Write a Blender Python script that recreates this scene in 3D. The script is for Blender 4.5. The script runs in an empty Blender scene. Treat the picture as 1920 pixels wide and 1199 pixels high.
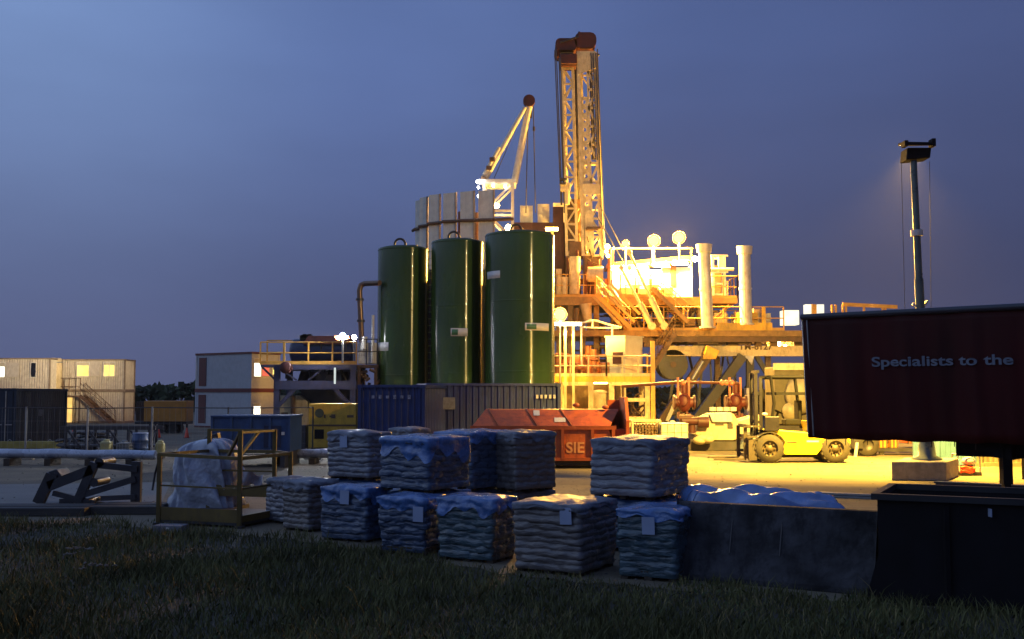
import bpy, math, random
import numpy as np
from mathutils import Vector, Matrix
random.seed(7)
SC = bpy.context.scene
COL = SC.collection
# ------------------------------------------------------------------ measuring
F = 2059.0; CX, CY = 960.0, 599.5; EYE = 2.4
PITCH = math.atan((738 - CY) / F)
cP, sP = math.cos(PITCH), math.sin(PITCH)
def P(px, py, Y):
    u = (px - CX) / F; v = (CY - py) / F
    dy = cP - sP * v; dz = sP + cP * v
    t = Y / dy
    return Vector((u * t, Y, EYE + dz * t))
def G(px, py, z=0.0):
    v = (CY - py) / F
    dy = cP - sP * v; dz = sP + cP * v
    t = (z - EYE) / dz
    return Vector(((px - CX) / F * t, dy * t, z))
def V(*a): return Vector(a)
# ------------------------------------------------------------------ materials
MATS = {}
def pm(name, col, rough=.55, metal=0., var=.25, scale=3., bump=0., bscale=20., dirt=None, damt=.5, coat=0., stretch=(1, 1, 1), spec=.5):
    if name in MATS: return MATS[name]
    m = bpy.data.materials.new(name); m.use_nodes = True
    nt = m.node_tree; N = nt.nodes; L = nt.links
    b = N['Principled BSDF']
    tc = N.new('ShaderNodeTexCoord'); mp = N.new('ShaderNodeMapping')
    mp.inputs['Scale'].default_value = stretch
    L.new(tc.outputs['Object'], mp.inputs['Vector'])
    n1 = N.new('ShaderNodeTexNoise'); n1.inputs['Scale'].default_value = scale; n1.inputs['Detail'].default_value = 6
    L.new(mp.outputs[0], n1.inputs['Vector'])
    r = N.new('ShaderNodeValToRGB')
    r.color_ramp.elements[0].position = .3; r.color_ramp.elements[1].position = .7
    c = np.array(col)
    r.color_ramp.elements[0].color = (*np.clip(c * (1 - var), 0, 1), 1)
    r.color_ramp.elements[1].color = (*np.clip(c * (1 + var), 0, 1), 1)
    L.new(n1.outputs['Fac'], r.inputs[0])
    out = r.outputs[0]
    if dirt:
        n2 = N.new('ShaderNodeTexNoise'); n2.inputs['Scale'].default_value = scale * 1.7; n2.inputs['Detail'].default_value = 8
        n2.inputs['Roughness'].default_value = .7
        mp2 = N.new('ShaderNodeMapping'); mp2.inputs['Scale'].default_value = (stretch[0] * 1.4, stretch[1] * 1.4, stretch[2] * .5)
        L.new(tc.outputs['Object'], mp2.inputs['Vector']); L.new(mp2.outputs[0], n2.inputs['Vector'])
        r2 = N.new('ShaderNodeValToRGB'); r2.color_ramp.elements[0].position = .5; r2.color_ramp.elements[1].position = .72
        r2.color_ramp.elements[1].color = (damt, damt, damt, 1)
        L.new(n2.outputs['Fac'], r2.inputs[0])
        mx = N.new('ShaderNodeMixRGB'); mx.inputs[2].default_value = (*dirt, 1)
        L.new(r2.outputs[0], mx.inputs[0]); L.new(out, mx.inputs[1]); out = mx.outputs[0]
    L.new(out, b.inputs['Base Color'])
    rr = N.new('ShaderNodeMapRange'); rr.inputs['To Min'].default_value = max(.03, rough - .12); rr.inputs['To Max'].default_value = min(1, rough + .12)
    L.new(n1.outputs['Fac'], rr.inputs['Value']); L.new(rr.outputs[0], b.inputs['Roughness'])
    b.inputs['Metallic'].default_value = metal
    b.inputs['Coat Weight'].default_value = coat
    b.inputs['Specular IOR Level'].default_value = spec
    if bump:
        n3 = N.new('ShaderNodeTexNoise'); n3.inputs['Scale'].default_value = bscale; n3.inputs['Detail'].default_value = 5
        L.new(mp.outputs[0], n3.inputs['Vector'])
        bp = N.new('ShaderNodeBump'); bp.inputs['Strength'].default_value = bump; bp.inputs['Distance'].default_value = .05
        L.new(n3.outputs['Fac'], bp.inputs['Height']); L.new(bp.outputs[0], b.inputs['Normal'])
    MATS[name] = m
    return m
def em(name, col, s):
    if name in MATS: return MATS[name]
    m = bpy.data.materials.new(name); m.use_nodes = True
    nt = m.node_tree; b = nt.nodes['Principled BSDF']
    b.inputs['Base Color'].default_value = (0, 0, 0, 1); b.inputs['Specular IOR Level'].default_value = 0
    tc = nt.nodes.new('ShaderNodeTexCoord'); n = nt.nodes.new('ShaderNodeTexNoise'); n.inputs['Scale'].default_value = 1.5
    nt.links.new(tc.outputs['Object'], n.inputs['Vector'])
    mr = nt.nodes.new('ShaderNodeMapRange'); mr.inputs['To Min'].default_value = s * .6; mr.inputs['To Max'].default_value = s * 1.4
    nt.links.new(n.outputs['Fac'], mr.inputs['Value']); nt.links.new(mr.outputs[0], b.inputs['Emission Strength'])
    b.inputs['Emission Color'].default_value = (*col, 1)
    MATS[name] = m
    return m
# ------------------------------------------------------------------ mesh builder
class MB:
    def __init__(s, o=(0, 0, 0)): s.o = Vector(o); s.v = []; s.f = []; s.sm = []
    def add(s, vs, fs, smooth=False):
        b = len(s.v); s.v += [tuple(Vector(x) - s.o) for x in vs]
        for f in fs: s.f.append([b + i for i in f]); s.sm.append(smooth)
    def box(s, c, d, R=None):
        c = Vector(c); vs = []
        for z in (-.5, .5):
            for y in (-.5, .5):
                for x in (-.5, .5):
                    p = Vector((x * d[0], y * d[1], z * d[2]))
                    if R is not None: p = R @ p
                    vs.append(c + p)
        s.add(vs, [(0, 2, 3, 1), (4, 5, 7, 6), (0, 1, 5, 4), (2, 6, 7, 3), (0, 4, 6, 2), (1, 3, 7, 5)])
    def bx(s, x0, x1, y0, y1, z0, z1): s.box(((x0 + x1) / 2, (y0 + y1) / 2, (z0 + z1) / 2), (abs(x1 - x0), abs(y1 - y0), abs(z1 - z0)))
    def bar(s, p, q, w, h=None):
        p = Vector(p); q = Vector(q); h = h or w; d = q - p; l = d.length
        if l < 1e-5: return
        R = d.to_track_quat('X', 'Z').to_matrix()
        s.box((p + q) / 2, (l, w, h), R)
    def tube(s, p, q, r, r2=None, n=10, caps=True):
        p = Vector(p); q = Vector(q); r2 = r if r2 is None else r2; d = (q - p)
        if d.length < 1e-6: return
        R = d.to_track_quat('Z', 'X').to_matrix(); vs = []
        for c, rr in ((p, r), (q, r2)):
            for i in range(n):
                a = 2 * math.pi * i / n
                vs.append(c + R @ Vector((rr * math.cos(a), rr * math.sin(a), 0)))
        s.add(vs, [(i, (i + 1) % n, n + (i + 1) % n, n + i) for i in range(n)], True)
        if caps:
            s.add(vs[:n], [list(range(n))[::-1]]); s.add(vs[n:], [list(range(n))])
    def path(s, pts, r, n=8):
        pts = [Vector(p) for p in pts]
        for a, b in zip(pts, pts[1:]): s.tube(a, b, r, n=n)
        for a in pts[1:-1]: s.ball(a, r, r, r, 8, 6)
    def ball(s, c, rx, ry, rz, nu=14, nv=9, R=None):
        c = Vector(c); vs = []; fs = []
        for j in range(nv + 1):
            t = math.pi * j / nv
            for i in range(nu):
                a = 2 * math.pi * i / nu
                p = Vector((rx * math.sin(t) * math.cos(a), ry * math.sin(t) * math.sin(a), rz * math.cos(t)))
                vs.append(c + (R @ p if R is not None else p))
        for j in range(nv):
            for i in range(nu): fs.append((j * nu + i, (j + 1) * nu + i, (j + 1) * nu + (i + 1) % nu, j * nu + (i + 1) % nu))
        s.add(vs, fs, True)
    def lathe(s, prof, c, n=32, axis=None):
        c = Vector(c); R = Vector(axis).to_track_quat('Z', 'X').to_matrix() if axis is not None else Matrix.Identity(3)
        vs = []; fs = []
        for r, z in prof:
            for i in range(n):
                a = 2 * math.pi * i / n; vs.append(c + R @ Vector((r * math.cos(a), r * math.sin(a), z)))
        for j in range(len(prof) - 1):
            for i in range(n): fs.append((j * n + i, j * n + (i + 1) % n, (j + 1) * n + (i + 1) % n, (j + 1) * n + i))
        s.add(vs, fs, True)
    def prism(s, poly, ext):
        ext = Vector(ext); n = len(poly); a = [Vector(p) for p in poly]; b = [p + ext for p in a]
        s.add(a + b, [list(range(n))[::-1], list(range(n, 2 * n))] + [(i, (i + 1) % n, n + (i + 1) % n, n + i) for i in range(n)])
    def lattice(s, a0, a1, b0, b1, n, w, rungs=True):
        a0, a1, b0, b1 = map(Vector, (a0, a1, b0, b1))
        for i in range(n + 1):
            t = i / n; p = a0.lerp(a1, t); q = b0.lerp(b1, t)
            if rungs: s.bar(p, q, w)
            if i < n:
                t2 = (i + 1) / n
                if i % 2: s.bar(p, b0.lerp(b1, t2), w)
                else: s.bar(q, a0.lerp(a1, t2), w)
    def rail(s, pts, h=1.1, step=1.6, r=.025, kick=False):
        pts = [Vector(p) for p in pts]; up = Vector((0, 0, 1))
        for a, b in zip(pts, pts[1:]):
            n = max(1, round((b - a).length / step))
            for i in range(n + 1):
                p = a.lerp(b, i / n); s.bar(p, p + up * h, r * 2)
            for hh in (h, h * .52): s.tube(a + up * hh, b + up * hh, r, n=6)
            if kick: s.bar(a + up * .08, b + up * .08, .02, .15)
    def stairs(s, top, bot, wid, n=10, rail=True):
        top = Vector(top); bot = Vector(bot); wid = Vector(wid); up = Vector((0, 0, 1))
        for o in (Vector(), wid):
            s.bar(top + o, bot + o, .06, .24)
            if rail:
                s.tube(top + o + up, bot + o + up, .025, n=6); s.tube(top + o + up * .5, bot + o + up * .5, .02, n=6)
                for i in range(4):
                    p = (top + o).lerp(bot + o, i / 3); s.tube(p, p + up, .022, n=6)
        run = (bot - top); run.z = 0; run.normalize()
        for i in range(1, n):
            c = top.lerp(bot, i / n) + wid / 2
            y = run; x = wid.normalized(); R = Matrix((x, y, up)).transposed()
            s.box(c, (wid.length - .07, .26, .03), R)
    def islands(s):
        par = list(range(len(s.v)))
        def fd(a):
            while par[a] != a: par[a] = par[par[a]]; a = par[a]
            return a
        for f in s.f:
            r0 = fd(f[0])
            for i in f[1:]: par[fd(i)] = r0
        g = {}
        for f, sm in zip(s.f, s.sm): g.setdefault(fd(f[0]), []).append((f, sm))
        res = []
        for fl in g.values():
            m = MB(); ids = {}
            for f, sm in fl:
                ff = []
                for i in f:
                    if i not in ids: ids[i] = len(m.v); m.v.append(s.v[i])
                    ff.append(ids[i])
                m.f.append(ff); m.sm.append(sm)
            res.append(m)
        return res
    EACH = {'weld_band', 'sleeper', 'leg', 'wheel', 'lamp', 'marker_lamp', 'work_lamp', 'post', 'strip_lamp', 'lifting_loop', 'cross_beam', 'corner_casting', 'strap', 'hoop', 'lit_cabinet', 'flange', 'saddle', 'sticker', 'stem', 'corner_post', 'column', 'foot', 'beam', 'skid', 'guard', 'coupling', 'support', 'crack_seam', 'cleat', 'wire', 'cable', 'guy_wire', 'guide_tube', 'edge_pole', 'lug', 'ram_clamp', 'lid_seam', 'crown_block', 'kick_plate', 'gusset_plate', 'stile', 'mast_foot', 'handler_jaw', 'lamp_bracket', 'handle', 'shutter', 'rod', 'pivot', 'arm', 'end_post', 'floor_equipment', 'drum', 'stencil_mark', 'runner', 'brace', 'collar', 'strip_lamp', 'indicator'}
    def build(s, name, mat, parent=None, bevel=0, loc=None, label=None):
        if name in s.EACH and parent is not None:
            isl = s.islands(); s.EACH = set()
            if len(isl) > 1:
                for q in isl: q.EACH = set(); o = q.build(name, mat, parent, bevel, loc, label)
                return o
        me = bpy.data.meshes.new(name); me.from_pydata(s.v, [], s.f)
        me.polygons.foreach_set('use_smooth', s.sm)
        me.materials.append(mat); me.update()
        o = bpy.data.objects.new(name, me); COL.objects.link(o)
        if parent is not None: o.parent = parent
        if loc is not None: o.location = loc
        if bevel:
            md = o.modifiers.new('bevel', 'BEVEL'); md.width = bevel; md.segments = 2; md.limit_method = 'ANGLE'; md.harden_normals = False
        if label: o['label'] = label
        return o
def area(nm, loc, d, power, col, sx, sy, par, spread=180):
    li = bpy.data.lights.new(nm, 'AREA'); li.shape = 'RECTANGLE'; li.size = sx; li.size_y = sy; li.energy = power; li.color = col; li.spread = math.radians(spread)
    o = bpy.data.objects.new(nm, li); COL.objects.link(o); o.location = Vector(loc) - par.location; o.rotation_euler = Vector(d).to_track_quat('-Z', 'Y').to_euler(); o.parent = par; return o
def spot(nm, loc, d, power, col, ang, rad, par, blend=.35):
    li = bpy.data.lights.new(nm, 'SPOT'); li.energy = power; li.color = col; li.spot_size = math.radians(ang); li.spot_blend = blend; li.shadow_soft_size = rad
    o = bpy.data.objects.new(nm, li); COL.objects.link(o); o.location = Vector(loc) - par.location; o.rotation_euler = Vector(d).to_track_quat('-Z', 'Y').to_euler(); o.parent = par; return o
def bulb(loc, power, col, rad, par):
    li = bpy.data.lights.new('bulb', 'POINT'); li.energy = power; li.color = col; li.shadow_soft_size = rad
    o = bpy.data.objects.new('bulb', li); COL.objects.link(o); o.location = Vector(loc) - par.location; o.parent = par; return o
def thing(name, label, cat, loc=(0, 0, 0), rz=0, group=None):
    o = bpy.data.objects.new(name, None); COL.objects.link(o); o.empty_display_size = .3
    o.location = loc; o.rotation_euler = (0, 0, rz); o['label'] = label; o['category'] = cat
    if group: o['group'] = group
    return o
def tag(o, label, cat, group=None):
    o['label'] = label; o['category'] = cat
    if group: o['group'] = group
    return o
def copy_tree(o, parent=None):
    c = o.copy(); COL.objects.link(c); c.parent = parent
    for ch in list(o.children): copy_tree(ch, c)
    return c
def text(name, s, size, mat, parent, M, ext=.004, off=0., sx=1.):
    cu = bpy.data.curves.new(name, 'FONT'); cu.body = s; cu.size = size; cu.extrude = ext; cu.offset = off
    t = bpy.data.objects.new(name + '_curve', cu); COL.objects.link(t)
    dg = bpy.context.evaluated_depsgraph_get()
    me = bpy.data.meshes.new_from_object(t.evaluated_get(dg)); bpy.data.objects.remove(t)
    me.materials.clear(); me.materials.append(mat)
    me.transform(Matrix.Diagonal((sx, 1, 1, 1))); me.transform(M)
    o = bpy.data.objects.new(name, me); COL.objects.link(o); o.parent = parent
    return o
def face_mat(origin, xdir, updir=(0, 0, 1)):
    x = Vector(xdir).normalized(); y = Vector(updir).normalized(); z = x.cross(y)
    M = Matrix((x, y, z)).transposed().to_4x4(); M.translation = Vector(origin); return M
# ------------------------------------------------------------------ palette
WHITE = pm('white_paint', (.62, .6, .54), .45, var=.12, dirt=(.25, .16, .08), damt=.5)
CREAM = pm('cream_steel', (.60, .50, .30), .45, var=.18, dirt=(.2, .1, .05), damt=.6)
YELLOW = pm('yellow_paint', (.62, .36, .03), .45, var=.15, dirt=(.2, .1, .03), damt=.5)
LEMON = pm('lemon_paint', (.72, .56, .02), .35, var=.1, dirt=(.25, .17, .04), damt=.35)
ORAIL = pm('amber_rail_paint', (.55, .30, .06), .5, var=.2)
GREEN = pm('silo_green', (.027, .060, .012), .24, var=.14, scale=1.2, bump=.012, bscale=2.5, coat=.0, dirt=(.05, .08, .03), damt=.35, stretch=(1, 1, .25))
_n = GREEN.node_tree; _b = _n.nodes['Principled BSDF']; _b.inputs['Anisotropic'].default_value = .95; _b.inputs['Anisotropic Rotation'].default_value = .25
_t = _n.nodes.new('ShaderNodeTangent'); _t.direction_type = 'RADIAL'; _t.axis = 'Z'; _n.links.new(_t.outputs[0], _b.inputs['Tangent'])
NAVY = pm('navy_container', (.009, .026, .12), .5, var=.25, dirt=(.02, .022, .05), damt=.4)
STEELBLUE = pm('blue_tank_paint', (.03, .07, .17), .5, var=.25, dirt=(.04, .04, .05))
GREYBLUE = pm('slate_container', (.014, .023, .042), .6, var=.2, dirt=(.02, .022, .03))
SHAKER = pm('indigo_steel', (.04, .045, .095), .5, var=.25, dirt=(.1, .06, .04))
SKIP = pm('orange_skip_paint', (.44, .095, .02), .55, var=.22, dirt=(.12, .03, .012), damt=.75, bump=.05)
ORANGE = pm('orange_paint', (.55, .23, .03), .5, var=.12, dirt=(.2, .08, .02), damt=.3)
MAROON = pm('maroon_trim', (.10, .018, .02), .5, var=.2)
RUST = pm('rust_red', (.055, .012, .011), .6, var=.3, dirt=(.05, .015, .01))
REDV = pm('valve_red', (.085, .013, .008), .55, var=.25)
BROWN = pm('brown_steel', (.10, .055, .03), .6, var=.35, dirt=(.2, .1, .04))
DARK = pm('dark_steel', (.035, .033, .036), .5, var=.35, dirt=(.08, .045, .025), damt=.4)
BLACK = pm('black_steel', (.006, .006, .008), .75, var=.4, dirt=(.012, .01, .01), damt=.3, spec=.2)
RUBBER = pm('tyre_rubber', (.035, .03, .024), .8, var=.3, bump=.2, bscale=30)
GALV = pm('galvanised', (.32, .33, .34), .42, metal=.6, var=.2)
CABLE = pm('steel_cable', (.05, .05, .06), .5, var=.2)
CONC = pm('concrete', (.30, .27, .22), .85, var=.2, scale=5, bump=.2, bscale=30, dirt=(.14, .12, .1), damt=.5)
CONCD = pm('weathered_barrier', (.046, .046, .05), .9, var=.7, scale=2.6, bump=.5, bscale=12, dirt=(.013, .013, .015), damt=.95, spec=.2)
WOOD = pm('pallet_wood', (.05, .038, .026), .8, var=.3, bump=.2)
FILMW = pm('clear_wrapped_white_sacks', (.16, .17, .20), .28, var=.22, scale=4, bump=.5, bscale=9, coat=.5, stretch=(1, 1, 3))
FILMT = pm('clear_wrapped_tan_sacks', (.125, .115, .112), .36, var=.28, scale=4, bump=.5, bscale=9, coat=.35, stretch=(1, 1, 3))
FILMB = pm('blue_wrapped_sacks', (.038, .066, .118), .3, var=.4, scale=4, bump=.6, bscale=8, coat=.45, stretch=(1, 1, 3))
FILMG = pm('sea_green_wrapped_sacks', (.04, .078, .098), .3, var=.45, scale=4, bump=.6, bscale=8, coat=.45, stretch=(1, 1, 3))
HOODB = pm('blue_hood_film', (.06, .145, .345), .28, var=.35, scale=5, bump=.7, bscale=7, coat=.5)
HOODC = pm('clear_hood_film', (.15, .165, .20), .45, var=.25, scale=5, bump=.7, bscale=9, coat=.0, spec=.35)
PAPER = pm('paper_label', (.30, .36, .5), .6, var=.08)
WRAPW = pm('white_wrap_film', (.36, .38, .43), .2, var=.4, scale=2.2, bump=1., bscale=7, coat=.8)
LABEL = pm('white_label', (.62, .6, .56), .5, var=.06)
GLASSD = pm('dark_glass', (.01, .012, .018), .12, var=.3)
CONE = pm('cone_orange', (.8, .07, .02), .5, var=.1)
CURT = pm('dark_red_curtain', (.038, .0026, .0036), .6, var=.35, scale=1.2, bump=.12, bscale=3, stretch=(1, 1, .3), spec=.16)
LETT = pm('grey_lettering', (.125, .15, .20), .5, var=.15, scale=9)
LETTO = pm('pale_orange_lettering', (.62, .27, .10), .5, var=.2)
SKIPDK = pm('skip_rib_paint', (.30, .06, .014), .6, var=.25)
POLYW = pm('tote_plastic', (.60, .57, .42), .4, var=.1)
TANB = pm('beige_machine', (.45, .40, .27), .5, var=.15, dirt=(.2, .15, .08))
E_WIN = em('lit_window', (1., .76, .20), 1.5)
E_WINW = em('lit_window_white', (1., .93, .72), 3.0)
E_RED = em('lit_red_sign', (1., .18, .10), .9)
E_SOD = em('sodium_lamp', (1., .62, .16), 900)
E_SODS = em('sodium_lamp_small', (1., .55, .10), 110)
E_WHT = em('white_lamp', (.93, .95, 1.), 3600)
E_WHTS = em('white_lamp_small', (1., .97, .9), 30)
E_STRIP = em('strip_lamp', (1., .85, .5), 35)
E_CAB = em('cabin_strip_lamp', (1., .80, .36), 1100)
E_DOOR = em('lit_doorway', (1., .60, .16), 1.3)

# ================================================================== WORLD
w = bpy.data.worlds.new('World'); SC.world = w; w.use_nodes = True
nt = w.node_tree; N = nt.nodes; L = nt.links; N.clear()
out = N.new('ShaderNodeOutputWorld'); bg = N.new('ShaderNodeBackground'); L.new(bg.outputs[0], out.inputs[0])
tc = N.new('ShaderNodeTexCoord'); sep = N.new('ShaderNodeSeparateXYZ'); L.new(tc.outputs['Generated'], sep.inputs[0])
def ramp(stops, fac):
    r = N.new('ShaderNodeValToRGB'); r.color_ramp.interpolation = 'EASE'
    e = r.color_ramp.elements
    while len(e) < len(stops): e.new(.5)
    for el, (p, c) in zip(e, stops): el.position = p; el.color = (*c, 1)
    L.new(fac, r.inputs[0]); return r.outputs[0]
# azimuth to the side: x from -1 (dusk glow) to +1 (night side)
mx = N.new('ShaderNodeMapRange'); mx.inputs['From Min'].default_value = -1; mx.inputs['From Max'].default_value = 1
L.new(sep.outputs['X'], mx.inputs['Value'])
lo = ramp([(0, (.16, .18, .31)), (.29, (.096, .115, .230)), (.45, (.072, .085, .180)), (.60, (.057, .066, .142)), (.71, (.050, .057, .123)), (1, (.034, .039, .088))], mx.outputs[0])
hi = ramp([(0, (.40, .52, .78)), (.29, (.188, .292, .560)), (.45, (.108, .172, .392)), (.60, (.074, .118, .290)), (.71, (.062, .093, .230)), (1, (.045, .06, .15))], mx.outputs[0])
mz = N.new('ShaderNodeMapRange'); mz.inputs['From Min'].default_value = 0.0; mz.inputs['From Max'].default_value = .36
mz.interpolation_type = 'SMOOTHSTEP'
L.new(sep.outputs['Z'], mz.inputs['Value'])
mix = N.new('ShaderNodeMixRGB'); L.new(mz.outputs[0], mix.inputs[0]); L.new(lo, mix.inputs[1]); L.new(hi, mix.inputs[2])
cn = N.new('ShaderNodeTexNoise'); cn.inputs['Scale'].default_value = 3.2; cn.inputs['Detail'].default_value = 5
cm = N.new('ShaderNodeMapping'); cm.inputs['Scale'].default_value = (1, 1, 3.5); L.new(tc.outputs['Generated'], cm.inputs['Vector']); L.new(cm.outputs[0], cn.inputs['Vector'])
cr = N.new('ShaderNodeMapRange'); cr.inputs['From Min'].default_value = .3; cr.inputs['From Max'].default_value = .7; cr.inputs['To Min'].default_value = .94; cr.inputs['To Max'].default_value = 1.07
L.new(cn.outputs['Fac'], cr.inputs['Value']); cmul = N.new('ShaderNodeVectorMath'); cmul.operation = 'SCALE'
L.new(mix.outputs[0], cmul.inputs[0]); L.new(cr.outputs[0], cmul.inputs['Scale']); L.new(cmul.outputs[0], bg.inputs[0]); bg.inputs[1].default_value = 1.0

# ================================================================== CAMERA
cam = bpy.data.cameras.new('camera'); co = bpy.data.objects.new('camera', cam); COL.objects.link(co)
cam.sensor_width = 36; cam.lens = 36 * F / 1920; cam.clip_end = 6000; cam.clip_start = .1
co.location = (0, 0, EYE); co.rotation_euler = (math.pi / 2 + PITCH, 0, 0); SC.camera = co
SC.view_settings.view_transform = 'Standard'; SC.view_settings.look = 'None'; SC.view_settings.exposure = 0; SC.view_settings.gamma = 1
SC.cycles.use_denoising = True; SC.cycles.sample_clamp_indirect = 4; SC.cycles.max_bounces = 6
SC.cycles.caustics_reflective = False; SC.cycles.caustics_refractive = False

# ================================================================== GROUND
EARTH = pm('dark_field_soil', (.045, .04, .026), .95, var=.4, scale=1.5, bump=.3, bscale=6)
YARD = pm('sandy_yard_gravel', (.165, .135, .085), .9, var=.3, scale=.5, bump=.5, bscale=18, dirt=(.07, .06, .045), damt=.75, stretch=(.35, 1, 1))
m = MB(); m.add([(-300, -40, 0), (300, -40, 0), (300, 320, 0), (-300, 320, 0)], [(0, 1, 2, 3)])
o = m.build('ground', EARTH); o['kind'] = 'structure'
edge = [(-60, 983), (0, 980), (150, 983), (300, 992), (450, 1003), (620, 1022), (800, 1052), (1000, 1085), (1260, 1106), (1450, 1118), (1640, 1132), (1920, 1150), (2100, 1160)]
ev = []
rj = random.Random(3)
for i, (a, b) in enumerate(zip(edge, edge[1:])):
    for k in range(10):
        t = k / 10; p = G(a[0] + (b[0] - a[0]) * t, a[1] + (b[1] - a[1]) * t + rj.uniform(-3, 3)); p.z = .006; ev.append(p)
pts = [V(-30, ev[0].y + .3, .006)] + ev + [V(30, ev[-1].y, .006), V(90, 60, .006), V(60, 125, .006), V(-75, 125, .006), V(-60, 40, .006)]
m = MB(); m.add(pts, [list(range(len(pts)))]); o = m.build('yard', YARD); o['kind'] = 'structure'
# paler hardstanding in front of the dark grass on the left
PADC = pm('pale_concrete_pad', (.17, .165, .15), .8, var=.15, scale=.7, bump=.15, bscale=30)
m = MB(); q = [G(-200, 948), G(300, 952), G(320, 905), G(-200, 912)]
m.add([V(p.x, p.y, .012) for p in q], [(0, 1, 2, 3)]); o = m.build('path', PADC); o['kind'] = 'structure'

# grass: one mass of blades
GRASS = pm('grass_blades', (.105, .104, .036), .7, var=.55, scale=.9, spec=.2)
rng = np.random.default_rng(5)
eX = np.array([p.x for p in ev]); eY = np.array([p.y for p in ev]); od = np.argsort(eX)
n = 210000
yy = 7.5 + (23 - 7.5) * rng.random(n) ** 1.5; xx = (rng.random(n) * 2 - 1) * (yy * .5 + .6)
lim = np.interp(xx, eX[od], eY[od]) + .25 + .3 * np.sin(xx * 3.1)
lim = lim + .18 * np.sin(xx * 7.7 + 1) * np.sin(xx * 2.3) + .25 * rng.random(n) ** 3
bare = .5 + .5 * np.sin(xx * .8 + 2.1 * np.sin(yy * .5 + 1)) * np.sin(yy * .7 + 1.3 * np.sin(xx * .6))
keep = (yy < lim) & (rng.random(n) < .30 + .9 * bare); xx, yy, lim = xx[keep], yy[keep], lim[keep]; n = len(xx)
pat = .5 + .5 * np.sin(xx * 1.3 + 1.7 * np.sin(yy * .9)) * np.cos(yy * 1.1 + xx * .6)
h = (.05 + .12 * rng.random(n) ** 2) * (.55 + .8 * pat); tall = rng.random(n) < .02; h[tall] *= 1.9
h[xx < -3.2] *= 1.25
wd = .004 + .006 * rng.random(n); a = rng.random(n) * 2 * np.pi; ln = h * (.25 + .6 * rng.random(n)); la = rng.random(n) * 2 * np.pi
dx, dy = np.cos(a) * wd, np.sin(a) * wd; lx, ly = np.cos(la) * ln, np.sin(la) * ln
vv = np.zeros((n, 5, 3))
vv[:, 0] = np.c_[xx - dx, yy - dy, np.zeros(n)]; vv[:, 1] = np.c_[xx + dx, yy + dy, np.zeros(n)]
vv[:, 2] = np.c_[xx - dx * .7 + lx * .35, yy - dy * .7 + ly * .35, h * .6]; vv[:, 3] = np.c_[xx + dx * .7 + lx * .35, yy + dy * .7 + ly * .35, h * .6]
vv[:, 4] = np.c_[xx + lx, yy + ly, h]
def blades(name, sel, mat):
    k = int(sel.sum()); q = vv[sel]; base = np.arange(k)[:, None] * 5
    loops = np.concatenate([base + np.array([[0, 1, 3]]), base + np.array([[0, 3, 2]]), base + np.array([[2, 3, 4]])], 1).ravel()
    me = bpy.data.meshes.new(name); me.vertices.add(k * 5); me.vertices.foreach_set('co', q.ravel())
    me.loops.add(len(loops)); me.loops.foreach_set('vertex_index', loops.astype(np.int32))
    me.polygons.add(k * 3); me.polygons.foreach_set('loop_start', np.arange(k * 3, dtype=np.int32) * 3)
    me.update(calc_edges=True); me.materials.append(mat)
    o = bpy.data.objects.new(name, me); COL.objects.link(o); o['kind'] = 'stuff'
dry = rng.random(n) < .05 + .16 * (pat < .3)
blades('grass', ~dry, GRASS)
blades('dry_grass', dry, pm('dry_grass_blades', (.22, .17, .07), .8, var=.4, scale=2, spec=.2))
# broad-leaved ground weeds
k = 9000; wx = (rng.random(k) * 2 - 1); wy = 8 + 12 * rng.random(k) ** 1.3; wx = wx * (wy * .5 + .5); lm = np.interp(wx, eX[od], eY[od]) + .2
cl = np.sin(wx * 2.1 + 3 * np.sin(wy * 1.7)) * np.sin(wy * 2.6 + wx) > .25; kp = (wy < lm) & cl; wx, wy = wx[kp], wy[kp]; k = len(wx)
ang = rng.random(k) * 6.283; ll = .015 + .03 * rng.random(k); hz = .03 + .12 * rng.random(k); ca, sa = np.cos(ang), np.sin(ang)
lv = np.zeros((k, 4, 3)); tl = (rng.random(k) - .45) * .16
lv[:, 0] = np.c_[wx, wy, hz]; lv[:, 1] = np.c_[wx + ca * ll - sa * ll * .4, wy + sa * ll + ca * ll * .4, hz + tl * .5]; lv[:, 2] = np.c_[wx + ca * ll * 2, wy + sa * ll * 2, hz + tl]; lv[:, 3] = np.c_[wx + ca * ll + sa * ll * .4, wy + sa * ll - ca * ll * .4, hz + tl * .5]
me = bpy.data.meshes.new('ground_weeds'); me.from_pydata(lv.reshape(-1, 3).tolist(), [], (np.arange(k)[:, None] * 4 + np.arange(4)).tolist()); me.materials.append(pm('weed_leaves', (.045, .06, .024), .95, var=.5, scale=2, spec=.05))
o = bpy.data.objects.new('ground_weeds', me); COL.objects.link(o); o['kind'] = 'stuff'
# pale flowering weeds
FLOW = pm('pale_flower', (.17, .16, .13), .8, var=.2); STEM = pm('weed_stem', (.06, .08, .03), .8)
def weed(px, py, hh, lab, seed):
    g = G(px, py); rr = random.Random(seed)
    t = thing('weed', lab, 'weed', g, group='pale flowering weeds in the grass')
    m = MB(); f = MB()
    for k in range(7):
        tip = V(rr.uniform(-.16, .16), rr.uniform(-.1, .1), hh * rr.uniform(.8, 1.05)); m.tube((0, 0, 0), tip, .004, .003, n=5)
        for j in range(9):
            c = tip + V(rr.gauss(0, .035), rr.gauss(0, .035), rr.uniform(-.005, .012)); f.ball(c, .014, .014, .008, 6, 4)
    m.build('stem', STEM, t); f.build('flower_head', FLOW, t)
weed(152, 1090, .42, 'pale flowering weed in the dark grass, the one farther from the camera', 1)
weed(176, 1112, .38, 'pale flowering weed in the dark grass, the one nearer the camera', 2)

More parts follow.
